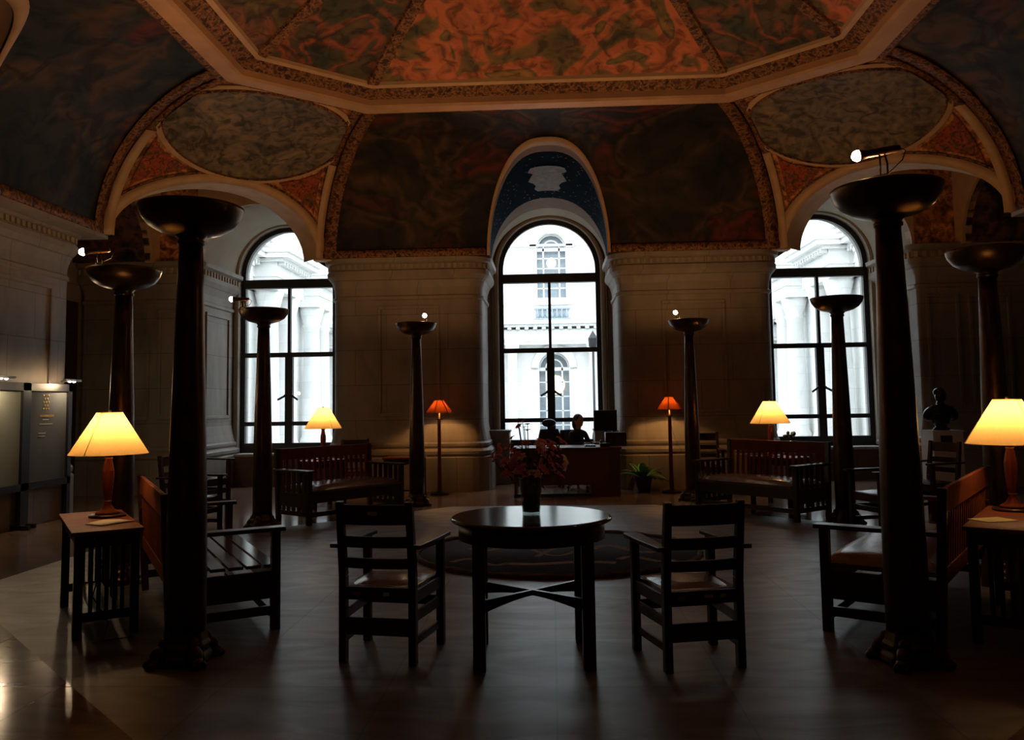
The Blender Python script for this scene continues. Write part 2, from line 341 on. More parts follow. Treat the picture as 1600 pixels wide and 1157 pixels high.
def pier(name,label,x0,x1,y0,y1,r=.26,panels=(),dent=()):
    t=thing(name,label,'pier',((x0+x1)/2,(y0+y1)/2,0),kind='structure'); cx,cy=(x0+x1)/2,(y0+y1)/2
    X0,X1,Y0,Y1=x0-cx,x1-cx,y0-cy,y1-cy
    ring=lambda off,z:[(x,y,z) for x,y in rrect(X0,X1,Y0,Y1,r,off)]
    MB().strips([ring(o_,z) for o_,z in BASE],closed=True,smooth=False).build('pier_base','marble',t)
    MB().strips([ring(0,1.15),ring(0,3.37)],closed=True).build('pier_shaft','marble',t)
    MB().strips([ring(o_,z) for o_,z in CAP],closed=True,smooth=False).build('pier_capital','marble',t)
    m=MB()
    pts=rrect(X0,X1,Y0,Y1,r,.10,10)
    L=0; n=len(pts)
    for i in range(n):
        a=Vector(pts[i]);b=Vector(pts[(i+1)%n]); d=(b-a).length
        while L<d:
            p=a+(b-a)*(L/d); ang=math.atan2(b.y-a.y,b.x-a.x); m.box(p.x,p.y,3.955 if r>.1 else 3.90,.055,.05,.075 if r>.1 else .17,ang); L+=.11 if r>.1 else .13
        L-=d
    m.build('egg_and_dart','ivory',t)
    for ax,u0,u1 in panels:
        m=MB()
        for (a,b,za,zb) in((u0,u1,3.2,3.26),(u0,u1,1.3,1.36),(u0,u0+.06,1.36,3.2),(u1-.06,u1,1.36,3.2)):
            if ax=='f': m.bx(a-cx,b-cx,Y0-.03,Y0+.01,za,zb)
            elif ax=='r': m.bx(X1-.01,X1+.03,a-cy,b-cy,za,zb)
            else: m.bx(X0-.03,X0+.01,a-cy,b-cy,za,zb)
        m.build('panel_moulding','marble',t,bevel=.01)
    return t
pier('wall_pier_back_left','stout marble pier between the left and centre windows',-3.88,-1.2,14.45,16.08,.28,[('f',-3.05,-1.95)])
pier('wall_pier_back_right','stout marble pier between the centre and right windows',1.2,3.88,14.45,16.08,.28,[('f',1.95,3.05)])
pier('wall_pier_left','marble pier on the left wall behind the display panels',-8.35,-6.98,9.0,11.75,.28,[('r',9.5,11.2)])
pier('wall_pier_left_near','marble pier on the left wall, outside the picture',-8.35,-6.98,3.8,6.6,.28)
pier('wall_pier_right','marble pier on the right wall at the picture edge',6.98,8.35,9.0,11.75,.28,[('l',9.5,11.2)])
pier('wall_pier_right_near','marble pier on the right wall, outside the picture',6.98,8.35,3.8,6.6,.28)
pier('wall_corner_left','marble corner block left of the left window',-8.35,-6.27,14.3,16.08,.06,[('f',-6.95,-6.4),('f',-7.8,-7.1),('r',14.7,15.8)])
pier('wall_corner_right','marble corner block right of the right window, behind the bust',6.27,8.35,14.3,16.08,.06,[('f',6.4,6.95),('f',7.1,7.8),('l',14.7,15.8)])
for s in(-1,1):
    for y0,y1 in((8.85,11.9),(3.65,6.75)): MB().bx(min(s*6.58,s*7.2),max(s*6.58,s*7.2),y0,y1,4.04,4.098).build('cornice_slab','marble',bpy.data.objects['wall_pier_left' if s<0 else 'wall_pier_right']).matrix_parent_inverse=Matrix.Translation(-bpy.data.objects['wall_pier_left' if s<0 else 'wall_pier_right'].location)
# dark wooden doors in the side bays
for i,s in enumerate((-1,1)):
    t=thing('door_%d'%(i+1),'dark wooden double door in the shadowed side bay at '+('left' if s<0 else 'right'),'door',(s*8.36,13.05,0),kind='structure')
    MB().box(0,0,1.7,.06,2.2,3.4).build('door_leaf','wood',t)
    m=MB()
    for y in(-.55,.55):
        for z in(.7,2.3): m.box(-s*.04,y,z,.03,.8,1.2)
    m.build('door_panel','wood',t,bevel=.01)
# ---- vault (cove) geometry
YC=7.8
Pw=[(4.0,14.3),(-4.0,14.3),(-6.62,11.8),(-6.62,3.8),(-4.0,1.3),(4.0,1.3),(6.62,3.8),(6.62,11.8)]
Pr=[(2.69,12.0),(-2.69,12.0),(-4.29,10.6),(-4.29,5.0),(-2.69,3.6),(2.69,3.6),(4.29,5.0),(4.29,10.6)]
def corner(i,t):
    a=1-math.cos(t*PI/2); p=Vector(Pw[i%8]); q=Vector(Pr[i%8]); return p.lerp(q,a)
def cove(i,u,t,off=0):
    A=corner(i,t);B=corner(i+1,t); P=A.lerp(B,u); z=4.1+1.9*math.sin(t*PI/2)
    n=Vector(((Pr[i%8][0]+Pr[(i+1)%8][0]-Pw[i%8][0]-Pw[(i+1)%8][0]),(Pr[i%8][1]+Pr[(i+1)%8][1]-Pw[i%8][1]-Pw[(i+1)%8][1]))).normalized()
    c,s=math.cos(t*PI/2),math.sin(t*PI/2)
    return Vector((P.x+n.x*c*off,P.y+n.y*c*off,z-s*off))
def width(i,t): return (corner(i,t)-corner(i+1,t)).length
def onz(i,l,z,off=0):
    t=math.asin(min(1,max(0,(z-4.1)/1.9)))*2/PI; return cove(i,.5+l/width(i,t),t,off)
ceil=thing('ceiling','painted vaulted ceiling with octagonal ring, murals and gilded mouldings','ceiling',(0,0,0),kind='structure')
def arch_h(i,l): 
    hw,rise=(1.03,1.62) if i%2==0 else (1.70,.98)
    return 4.1+rise*math.sqrt(max(0,1-abs(l/hw)**(2.7 if i%2==0 else 2))),hw,rise
def cove_mesh(i,arch=True):
    W0=width(i,0); hw=arch_h(i,0)[1] if arch else 0
    us=[]
    if arch:
        ue=hw/W0
        us=[0+(.5-ue)*k/14 for k in range(15)]+[.5-ue*math.cos(PI*k/32) for k in range(1,32)]+[.5+ue+(.5-ue)*k/14 for k in range(15)]
    else: us=[k/30 for k in range(31)]
    cols=[];edge=[]
    for u in us:
        t0=0
        if arch and abs(u-.5)<ue-1e-6:
            lo,hi=0,1
            for _ in range(40):
                m=(lo+hi)/2; l=(u-.5)*width(i,m)
                if 4.1+1.9*math.sin(m*PI/2)<arch_h(i,l)[0]: lo=m
                else: hi=m
            t0=lo
        if arch and abs(u-.5)<=ue+1e-6: edge.append(cove(i,u,t0))
        cols.append([cove(i,u,t0+(1-t0)*k/16) for k in range(17)])
    return MB().strips(cols,flip=False),edge
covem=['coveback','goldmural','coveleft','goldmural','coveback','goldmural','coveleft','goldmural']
edges={}
for i in range(8):
    mb,edges[i]=cove_mesh(i)
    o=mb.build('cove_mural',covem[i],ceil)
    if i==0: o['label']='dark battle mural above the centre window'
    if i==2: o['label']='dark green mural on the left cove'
def band(i,rows,name,mat,smooth=True):
    MB().strips(rows,smooth=smooth).build(name,mat,ceil,solid=.012)
def scalearc(i,k,off,hwx=None):
    hw,rise=arch_h(i,0)[1:]; out=[]
    for j in range(41):
        a=PI*j/40; l=-hw*k*math.cos(a); z=4.1+rise*k*math.sqrt(max(0,1-abs(math.cos(a))**(2.7 if i%2==0 else 2))); out.append(onz(i,l,z,off))
    return out
for i in range(8):
    hw,rise=arch_h(i,0)[1:]
    if i%2==0:   # lunette over a long-side window
        E=edges[i]; n=len(E)
        band(i,[scalearc(i,1.0,.03),scalearc(i,1.05,.03)],'lunette_edge_moulding','creamlight')
        # inner arch line
        c,nrm={0:((0,14.3),(0,1)),2:((-6.62,7.8),(-1,0)),4:((0,1.3),(0,-1)),6:((6.62,7.8),(1,0))}[i]
        I=[]
        for p in E:
            d=Vector((p.x-c[0],p.y-c[1])); tang=Vector((nrm[1],-nrm[0])); l=d.dot(tang)
            a=l/1.03*1.12; z=4.1+1.06*math.sqrt(max(0,1-min(1,abs(l/1.03))**2)); 
            I.append(Vector((c[0]+tang.x*a+nrm[0]*1.62,c[1]+tang.y*a+nrm[1]*1.62,z)))
        def mid(f): return [E[k].lerp(I[k],f) for k in range(n)]
        fr=[(0,.09,'lunetteband','lunette_band'),(.10,.72,'blue','lunette_soffit'),(.72,.88,'lunetteband','lunette_band'),(.88,1.0,'ivory','lunette_band')]
        for a,b,mt,nm in fr: MB().strips([mid(a+(b-a)*k/4) for k in range(5)]).build(nm,mt,ceil)
        for s in(-1,1):
            rows=[]
            for k in range(21):
                t_=.97*k/20; L=width(i,t_)/2; rows.append([cove(i,.5+s*(L-.03)/(2*L),t_,.03),cove(i,.5+s*(L-.25)/(2*L),t_,.03)])
            MB().strips(rows).build('seam_ornament','ornament',ceil,solid=.012)
            rows=[]
            for k in range(13):
                l=1.1+(width(i,0)/2-1.12)*k/12; rows.append([onz(i,s*l,4.105,.03),onz(i,s*l,4.24,.03)])
            MB().strips(rows).build('frieze_ornament','ornament',ceil,solid=.012)
        if i==0:
            m=MB(); 
            def lun(s_,f): # s_ in -1..1 along arc centre region
                x=s_*(n-1)/2+(n-1)/2; k=int(x); fr_=x-k; k=min(k,n-2); return E[k].lerp(E[k+1],fr_).lerp(I[k].lerp(I[k+1],fr_),f)+Vector((0,-.02,-.02))
            rows=[]
            for a in range(9):
                f=.26+.34*a/8; hw_=.25 if a<6 else .17
                hw_*= .85+.15*math.sin(a*2.1); rows.append([lun(-hw_+2*hw_*q/8,f) for q in range(9)])
            m.strips(rows).build('painted_coat_of_arms','crest',ceil)
    else:
        # chamfer: arch bands, soffit, spandrels, oval
        sg=1
        band(i,[scalearc(i,1.0,.03),scalearc(i,1.12,.03)],'arch_band','creamlight')
        band(i,[scalearc(i,1.12,.02),scalearc(i,1.145,.02)],'arch_fillet','ornament')
        E=scalearc(i,1.0,.03); nrm=Vector((Pw[i][0]+Pw[(i+1)%8][0],Pw[i][1]+Pw[(i+1)%8][1]-2*YC)).normalized()
        MB().strips([E,[p+Vector((nrm.x*.5,nrm.y*.5,0)) for p in E]]).build('arch_soffit','creamlight',ceil)
        # seam bands up from the pier
        for s in(-1,1):
            rows=[]
            for k in range(25):
                t=.0+.95*k/24; L=width(i,t)/2; rows.append([cove(i,.5+s*(L-.02)/(2*L),t,.04),cove(i,.5+s*(L-.16)/(2*L),t,.04)])
            lo=rows[:15]; hi=rows[14:]
            MB().strips(lo).build('seam_band','creamlight',ceil,solid=.012)
            MB().strips(hi).build('seam_ornament','ornament',ceil,solid=.012)
            # spandrel red triangle
            rows=[]
            for k in range(15):
                f=k/14; z=4.45+1.05*f
                t=math.asin((z-4.1)/1.9)*2/PI; L=width(i,t)/2
                outer=L-.24; 
                inner=max(1.70*1.18*math.sqrt(max(0,1-((z-4.1)/(.98*1.18))**2)),.0)
                th=(t*90-60)/27
                ov=1.42*math.sqrt(max(0,1-th*th))+.16 if abs(th)<1 else 0
                inner=max(inner,ov)
                if inner>outer: inner=outer
                rows.append([onz(i,s*outer,z,.02),onz(i,s*(outer*.5+inner*.5),z,.02),onz(i,s*inner,z,.02)])
            MB().strips(rows,smooth=False).build('spandrel_panel','redpanel',ceil,solid=.01)
        def ov(k,off):
            out=[]
            for j in range(65):
                a=2*PI*j/64; th=(60+25*k*math.sin(a))/90; Lm=width(i,th)/2-.1; l=max(-Lm,min(Lm,1.38*k*math.cos(a))); out.append(cove(i,.5+l/width(i,th),th,off))
            return out
        rows=[ov(k/8,.05) for k in range(0,9)]
        MB().strips(rows).build('oval_painting','oval',ceil)
        MB().strips([ov(1.0,.04),ov(1.0,.075),ov(1.015,.08),ov(1.02,.04)]).build('oval_fillet','ornament',ceil)
        MB().strips([ov(1.02,.04),ov(1.075,.05),ov(1.09,.02)]).build('oval_frame','creamlight' ,ceil)
# ---- octagonal ring
def offp(P,d):
    n=len(P); out=[]
    c=Vector((0,YC))
    for k in range(n):
        a,b,e=Vector(P[k-1]),Vector(P[k]),Vector(P[(k+1)%n])
        def line(p,q):
            t=(q-p).normalized(); nn=Vector((-t.y,t.x)); 
            if (c-p).dot(nn)<0: nn=-nn
            return p+nn*d,t
        p1,t1=line(a,b); p2,t2=line(b,e)
        den=t1.x*t2.y-t1.y*t2.x; s_=((p2.x-p1.x)*t2.y-(p2.y-p1.y)*t2.x)/den; out.append(p1+t1*s_)
    return out
def ringsweep(prof,name,mat):
    MB().strips([[ (p.x,p.y,z) for p in offp(Pr,d)] for d,z in prof],closed=True,smooth=False).build(name,mat,ceil,solid=.01)
ringsweep([(-.16,5.95),(-.10,5.91),(-.04,5.93),(0,5.95)],'ring_ornament','ornament')
ringsweep([(0,6.0),(0,5.90),(.03,5.87),(.25,5.87),(.28,5.90),(.30,5.98)],'ring_cornice','cream')
ringsweep([(.30,5.98),(.34,6.0),(.46,6.08),(.48,6.10)],'ring_ornament','ornament')
ringsweep([(.48,6.10),(.50,6.07),(.56,6.09),(.58,6.14)],'ring_fillet','creamlight')
Q=offp(Pr,.56)
apex=Vector((0,YC))
def dome(i,u,s):
    a=Q[i%8].lerp(apex,s*.92);b=Q[(i+1)%8].lerp(apex,s*.92); p=a.lerp(b,u); return Vector((p.x,p.y,6.12+1.05*math.sin(s*PI/2*.95)))
dm=['dome_a','dome_b','dome_c','dome_b','dome_a','dome_c','dome_a','dome_b']
for i in range(8):
    m=MB().strips([[dome(i,k/12,s/12) for k in range(13)] for s in range(13)]); o=m.build('dome_mural',dm[i],ceil)
    rows=[]
    for s in range(13):
        p=dome(i,0,s/12); q=dome(i,1,s/12); r=dome(i-1,0,s/12); 
        d1=(q-p).normalized()*.10; d2=(r-p).normalized()*.10; dn=Vector((0,0,-.04))
        rows.append([p+d1,p+d1*.8+dn,p+d2*.8+dn,p+d2])
    MB().strips(rows,smooth=False).build('dome_rib','ornament',ceil)
MB().bx(-8.6,8.6,-2.4,16.6,7.2,7.3).build('roof_slab','marble',ceil)
# filling above the coves outside and the bays' own vaults
MB().lathe([(.45,7.15),(.4,7.12),(.0,7.14)],16,(0,YC,0)).build('dome_boss','cream',ceil)
# corner bays
for i,s in enumerate((-1,1)):
    cx=s*5.2
    # wall above the window alcove opening (faces the room) with arch
    o=arched_wall(MB(),'x',(s*3.85,s*6.27) if s>0 else (-6.27,-3.85),4.08,6.2,[(cx,1.03,4.08,4.1)],14.3,14.5).build('bay_arch_wall','creamlight',ceil)
    rows=[[(cx-1.03*math.cos(PI*k/24),y,4.1+1.03*math.sin(PI*k/24)) for k in range(25)] for y in(14.35,16.1)]
    MB().strips(rows).build('bay_vault','ivory',ceil)
    MB().bx(min(s*6.27,s*8.4),max(s*6.27,s*8.4),14.3,14.5,4.1,6.2).build('bay_lunette_mural','goldmural',ceil)
    # side alcove
    o=arched_wall(MB(),'y',(11.75,14.3),4.08,6.2,[(13.02,1.03,4.08,4.1)],s*6.95,s*7.1).build('bay_arch_wall','creamlight',ceil)
    rows=[[(x,13.02-1.03*math.cos(PI*k/24),4.1+1.03*math.sin(PI*k/24)) for k in range(25)] for x in(s*7.0,s*8.4)]
    MB().strips(rows).build('bay_vault','darkstripe',ceil)
    MB().prism([(s*4.1,14.5),(s*8.4,14.5),(s*8.4,11.75),(s*6.75,11.75),(s*6.75,11.95)],lambda p:(p[0],p[1],5.75),lambda p:(p[0],p[1],5.8)).build('bay_ceiling_mural','darkstripe',ceil)
# marble dado blocks under the windows
st(MB().bx(-1.2,-.80,15.55,16.1,0,.96).bx(-1.2,-.78,15.53,16.1,.96,1.0).build('trim_4','marble'),'grey marble block with pale ledge left of the desk, under the centre window','marble ledge')
st(MB().bx(.80,1.2,15.55,16.1,0,.96).bx(.78,1.2,15.53,16.1,.96,1.0).build('trim_5','marble'),'marble block right of the desk, mostly hidden behind the monitor','marble ledge')
st(MB().bx(-.80,.80,15.75,16.1,0,.56).build('trim_6','marble'),'low marble sill wall under the centre window','marble ledge')
for s,l in((-1,'left'),(1,'right')):
    t=thing('radiator_cover','brown panelled radiator cover with pale ledge under the %s window'%l,'radiator cover',(s*5.07,15.85,0))
    MB().bx(-1.02,1.02,-.16,.22,0,.56).build('cabinet','radiator',t)
    MB().bx(-1.03,1.03,-.19,.22,.56,.61).build('ledge','marble_pale',t,bevel=.01)
    m=MB()
    for k in range(4):
        m.box(-.78+k*.52,-.17,.28,.44,.02,.36)
    m.build('front_panel','radiator',t,bevel=.008)
# ================================================================ OUTSIDE
st(MB().bx(-40,40,16.7,60,-.15,-.05).build('ground','pave'),'pale courtyard paving outside the windows','ground')
def outwin(mb_f,mb_g,x,y,hw,z0,zs): pass
fac=thing('building_facade','white stone facade across the courtyard seen through the centre window','building',(0,34,0))
m=arched_wall(MB(),'x',(-14,14),4.6,16,[(0.1,.60,5.85,7.95),(-4.5,.6,5.85,7.95),(4.7,.6,5.85,7.95)],0,.6)
arched_wall(m,'x',(-14,14),0,4.6,[(.14,.62,0,2.95)],0,.6)
m.build('stone_wall','facade',fac)
MB().bx(-14,14,.55,.6,0,16).build('wall_backing','facadewin',fac)
for x,z0,zs,hw in((.1,5.85,7.95,.6),(.14,0,2.95,.62)):
    a=MB(); 
    a.bx(x-hw,x+hw,.2,.26,zs-.12,zs+.02)
    for dx in(-.33,.33): a.bx(x+dx-.03,x+dx+.03,.2,.25,z0,zs)
    for k in range(1,5): a.bx(x-hw,x+hw,.2,.25,z0+(zs-z0)*k/5-.02,z0+(zs-z0)*k/5+.02)
    for r in(hw-.03,hw*.55): a.tube([(x+r*math.cos(PI*k/16),.22,zs+r*math.sin(PI*k/16)) for k in range(17)],.03,6)
    a.build('window_sash','facade',fac)
    a=MB(); rows=[[(x-r*math.cos(PI*k/24),y,zs+r*math.sin(PI*k/24)) for k in range(25)] for r,y in((hw+.02,0),(hw+.02,-.12),(hw+.3,-.12),(hw+.34,-.05),(hw+.34,0))]
    a.strips(rows,smooth=False); a.box(x,-.12,zs+hw+.22,.3,.3,.5); a.build('arch_moulding','facade',fac)
MB().bx(-14,14,-.12,0,8.0,8.08).bx(-14,14,-.1,0,5.55,5.62).build('string_course','facade',fac)
m=MB()
for k in range(7): m.lathe([(.05,0),(.09,.12),(.05,.3),(.06,.36)],8,(-.5+k*.2,-.08,5.0))
m.bx(-.65,.85,-.14,0,5.36,5.42); m.bx(-.65,.85,-.14,0,4.94,5.0); m.build('balustrade','facadewin',fac)
m=MB(); m.bx(-14,14,-.9,0,4.7,4.85).bx(-14,14,-.75,0,4.6,4.7).bx(-14,14,-.5,0,4.0,4.5).bx(-14,14,-.6,0,3.88,3.98)
for k in range(80): m.box(-13.9+k*.35,-.62,4.55,.16,.16,.1)
m.build('entablature','facade',fac)
for x in(-1.55,1.75,-2.6,2.9,-5.5,5.6): MB().lathe([(.3,0),(.3,.15),(.22,.25),(.2,3.5),(.27,3.7),(.3,3.88)],18,(x,-.5,0)).build('column','facade',fac)
MB().ball((.1,-.3,7.25),(.2,.2,.22)).build('lantern','outlamp',fac)
MB().ball((.2,.4,2.25),(.38,.1,.4)).build('lobby_light','lobbyglow',fac)
for k,x in enumerate((-1.9,1.6)):
    t=thing('street_lantern','dark lantern post in the courtyard, %s of the doorway'%('left' if k==0 else 'right'),'lamp post',(x,31,0))
    MB().lathe([(.12,0),(.1,.3),(.05,.5),(.045,3.5)],10).build('post','black',t); MB().lathe([(.05,3.5),(.16,3.6),(.18,3.9),(.0,4.2)],8,smooth=False).build('lantern','black',t)
def wing(s,label):
    x=s*9.2; t=thing('building_wing',label,'building',(x,26,0))
    MB().bx(min(0,s*3),max(0,s*3),-9,6.9,0,6.6).build('stone_wall','facade',t)
    MB().bx(min(s*1.5,s*3),max(s*1.5,s*3),-9,6.9,6.6,12).build('upper_wall','facade',t)
    for (y0,y1,pr) in((-9,6.3,.0),(-5.6,-3.4,.7),(-1.2,1.4,.7),(3.4,5.6,.7)):
        m=MB(); q=-s*(pr)
        for z0,z1,d in((5.1,5.5,.15),(5.5,5.6,.2),(5.6,5.95,.18),(5.95,6.05,.4),(6.05,6.2,.6),(6.2,6.3,.68),(6.3,7.0,.1)):
            a=-s*(pr+d); m.bx(min(0,a),max(0,a),y0-d*.6,y1+d*.6,z0,z1)
        k=y0
        while k<y1: m.box(-s*(pr+.3),k,5.9,.2,.1,.1); k+=.25
        m.build('entablature','facade',t)
        if pr:
            for yy in(y0+.45,y1-.45):
                MB().lathe([(.42,0),(.42,.3),(.34,.45),(.32,2),(.28,4.35),(.34,4.45),(.3,4.5),(.42,4.95),(.46,5.1)],20,(-s*.45,yy,0)).build('column','facade',t)
    m=MB()
    for yy in(-7.3,-2.3,2.4,6.8): m.bx(min(-s*.05,s*.02),max(-s*.05,s*.02),yy-.6,yy+.6,1.0,4.2)
    m.build('window_recess','facadewin',t)
    return t
wing(-1,'white stone wing with columns seen through the left window')
wing(1,'white stone wing with columns seen through the right window')
# ================================================================ FURNITURE
# ---- mission armchair (faces +y), origin on floor at centre
def make_armchair(label,group,open_leather=True):
    t=thing('mission_armchair',label,'armchair',(0,0,0),0,group)
    bw,fw,dp=.215,.245,.225
    for s in(-1,1):
        m=MB(); m.beam((s*bw,-dp,0),(s*bw,-dp,.5),.045,.05); m.beam((s*bw,-dp,.5),(s*bw,-dp-.06,.94),.045,.05,.042,.04); m.build('back_leg','wood',t,bevel=.004)
        m=MB(); m.beam((s*fw,dp,0),(s*fw,dp,.665),.048,.048); m.build('front_leg','wood',t,bevel=.004)
        m=MB(); hw=.045
        out=[(-.285,.028),(-.285,-.03),(.0,-.05),(.27,-.055),(.30,-.035),(.30,.035),(.27,.05),(.0,.045)]
        m.prism([(y,s*x) for y,x in out],lambda p:(s*(fw+.005)+p[1],p[0],.668),lambda p:(s*(fw+.005)+p[1],p[0],.692)); m.build('arm','wood',t,bevel=.004)
        MB().beam((s*(bw+.002),-dp,.385),(s*fw,dp,.385),.025,.07).build('side_rail','wood',t,bevel=.003)
        MB().beam((s*(bw+.002),-dp,.27),(s*fw,dp,.27),.02,.06).build('stretcher','wood',t,bevel=.003)
        MB().beam((s*(bw+.002),-dp,.13),(s*fw,dp,.13),.02,.045).build('stretcher','wood',t,bevel=.003)
    def slat(z,h,yb,name='back_slat'):
        m=MB(); rows=[]
        for k in range(9):
            x=-bw+2*bw*k/8; y=yb-.03*(1-(2*k/8-1)**2)
            rows.append([(x,y-.009,z-h/2),(x,y+.009,z-h/2),(x,y+.009,z+h/2),(x,y-.009,z+h/2)])
        m.strips(rows,closed=True,smooth=False); return m.build(name,'wood',t)
    slat(.865,.115,-dp-.05); slat(.705,.065,-dp-.028); slat(.58,.06,-dp-.012)
    MB().box(0,-dp,.40,2*bw,.022,.075).build('back_rail','wood',t,bevel=.003)
    MB().box(0,dp,.39,2*fw,.022,.09).build('front_rail','wood',t,bevel=.003)
    MB().box(0,-dp,.21,2*bw,.02,.10).build('stretcher','wood',t,bevel=.003)
    MB().box(0,dp,.27,2*fw,.02,.06).build('stretcher','wood',t,bevel=.003)
    m=MB(); rows=[]
    for a in range(11):
        y=-dp-.0+(2*dp-.03)*a/10+.02
        rows.append([(-(.20+.03*a/10)+2*(.20+.03*a/10)*k/10,y,.435+.028*(1-abs(k/5-1)**3)*(1-abs(a/5-1)**3)) for k in range(11)])
    m.strips(rows); m.box(0,0,.425,.44,.42,.03); m.build('seat','leather',t)
    return t
CG='armchairs with ladder backs around the room'
c1=make_armchair('dark oak ladder-back armchair with its back to the viewer, left of the round table',CG)
c1.location=(-1.0,5.12,0); c1.rotation_euler.z=face(.16,.98)
def stickers(t,items):
    for name,x,z,w_,h_,mt,y in items: tag(MB().box(x,y,z,w_,.003,h_).build(name,mt,t),None)
stk=[('sticker',-.13,.40,.05,.02,'redtag',-.239),('sticker',.055,.40,.035,.022,'whitetag',-.239)]
c2=dup(c1,(.78,5.0,0),face(-.22,.97),'dark oak ladder-back armchair with its back to the viewer, right of the round table')
stickers(c1,stk+[('label_tag',.0,.875,.06,.022,'silver',-.318)])
stickers(c2,[('sticker',-.13,.40,.05,.025,'redtag',-.239),('sticker',.03,.405,.05,.016,'whitetag',-.239),('sticker',.115,.405,.032,.02,'whitetag',-.239)])
dup(c1,(-4.35,9.85,0),face(.97,-.25),'dark armchair facing right, seen behind the near left torchere',skip=('sticker','label_tag'))
dup(c1,(3.72,9.62,0),face(-.95,-.3),'dark armchair facing left, seen behind the near right torchere',skip=('sticker','label_tag'))
dup(c1,(-5.1,11.9,0),face(.9,-.4),'farther dark armchair left of the slender torchere, by the left pier',scale=1.1,skip=('sticker','label_tag'))
dup(c1,(4.75,10.75,0),face(-.9,-.4),'dark armchair in front of the bust pedestal',scale=1.0,skip=('sticker','label_tag'))
dup(c1,(-3.3,13.75,0),face(.2,-1),'dark armchair against the left pier, behind the lit table lamp',scale=1.0,skip=('sticker','label_tag'))
dup(c1,(2.45,13.5,0),face(-.1,-1),'dark armchair against the right pier, behind the far right settle',scale=1.05,skip=('sticker','label_tag'))
# ---- round table
t=thing('round_table','dark round wooden table with glossy top holding the vase of flowers','table',(-.135,5.05,0),math.radians(3))
MB().lathe([(.465,.795),(.482,.803),(.485,.812),(.478,.822),(.47,.826)],64).build('tabletop','tabletop',t)
MB().lathe([(.42,.70),(.44,.70),(.44,.797),(.42,.797)],48).build('apron','wood',t)
for sx,sy in((-1,-1),(1,-1),(1,1),(-1,1)):
    MB().beam((sx*.31,sy*.27,0),(sx*.31,sy*.27,.796),.072,.072).build('leg','wood',t,bevel=.004)
for sx in(-1,1):
    m=MB(); p=Vector((-.31*sx,-.27,0)); q=Vector((.31*sx,.27,0)); d=(q-p).normalized(); nn=Vector((-d.y,d.x,0))*.011
    up=[];lo=[]
    for k in range(17):
        f=k/16; c=p.lerp(q,f); up.append(c+Vector((0,0,.385 if sx>0 else .386))); lo.append(c+Vector((0,0,.31+.045*math.sin(PI*f))))
    vs=[v+nn for v in up]+[v+nn for v in lo]+[v-nn for v in up]+[v-nn for v in lo]; n=17; fs=[]
    for k in range(16): fs+=[(k,k+1,n+k+1,n+k),(2*n+k,3*n+k,3*n+k+1,2*n+k+1),(k,2*n+k,2*n+k+1,k+1),(n+k,n+k+1,3*n+k+1,3*n+k)]
    m.add(vs,fs).build('cross_stretcher','wood',t)
# vase and bouquet
VX,VY,VZ=-.135,5.12,.826
t=thing('glass_vase','clear tapering glass vase of dark water standing on the round table','vase',(VX,VY,VZ))
MB().lathe([(.052,0),(.055,.01),(.058,.06),(.072,.2),(.076,.245),(.074,.245),(.070,.2),(.055,.06),(.05,.012),(0,.012)],32).build('glass_body','vaseglass',t)
MB().lathe([(.0,.013),(.048,.013),(.053,.06),(.066,.19),(0,.19)],24).build('water','water',t)
t=thing('flower_bouquet','spreading bouquet of dusty rose lilies in the glass vase','flowers',(VX,VY,VZ))
random.seed(11)
def lily(R):
    m=MB()
    for k in range(6):
        a=2*PI*k/6; w_=.36*R
        rows=[]
        for j in range(5):
            f=j/4; r=R*f; z=R*(.55*math.sin(f*2.2)-.15*f); ww=w_*math.sin(PI*min(.97,f*.85+.12))
            ca,sa=math.cos(a),math.sin(a)
            rows.append([(ca*r-sa*q*ww,sa*r+ca*q*ww,z+abs(q)*.12*R) for q in(-1,0,1)])
        m.strips(rows)
    return m
protos=[lily(.030),lily(.024)]
def leafm(L,W):
    m=MB(); rows=[]
    for j in range(6):
        f=j/5; rows.append([(q*W*math.sin(PI*min(.98,f*.9+.08)),L*f,-.25*L*f*f+abs(q)*W*.3) for q in(-1,0,1)])
    return m.strips(rows)
sm=MB(); lf=MB(); spots=[]
n=62
for k in range(n):
    if k<54:
        a=random.uniform(0,2*PI); h=random.uniform(.22,.43); r=(.03+.16*math.sqrt(random.random()))*(1-.9*abs(h-.33)/.33)+.03
        c=Vector((r*math.cos(a)*1.15,r*math.sin(a)*.8,h))
    else: c=Vector((-.10+random.uniform(-.07,.10),random.uniform(-.05,.05),random.uniform(.44,.585)))
    spots.append(c); sm.tube([(c.x*.08,c.y*.08,.03),(c.x*.25,c.y*.25,.22),(c.x*.8,c.y*.8,c.z*.8),tuple(c)],.0022,5)
sm.build('stems','stem',t)
meshes=[]
for k,c in enumerate(spots):
    p=protos[k%2]; key=k%2
    if len(meshes)<4 and k<4:
        b=p.build('lily_blossom','petal' if k<2 else 'petalpink',t); meshes.append(b)
    else:
        b=meshes[k%2+(2 if random.random()<.3 and c.z<.44 else 0)].copy(); COL.objects.link(b); b.parent=t
    b.location=c; d=Vector((c.x*2,c.y*2-.05,.25+random.uniform(-.3,.3))).normalized(); b.rotation_euler=d.to_track_quat('Z','Y').to_euler(); s_=random.uniform(1.0,1.6)*(1 if c.z<.44 else .62); b.scale=(s_,)*3
lp=leafm(.075,.012)
for k in range(26):
    a=random.uniform(0,2*PI); 
    R=Matrix.Rotation(a,3,'Z')@Matrix.Rotation(random.uniform(-.3,.9),3,'X'); o_=Vector((0,0,random.uniform(.17,.36)))+R@Vector((0,random.uniform(.02,.12),0))
    lf.add([R@Vector(v)+o_ for v in lp.v],lp.f,True)
lf.build('foliage','stem',t)
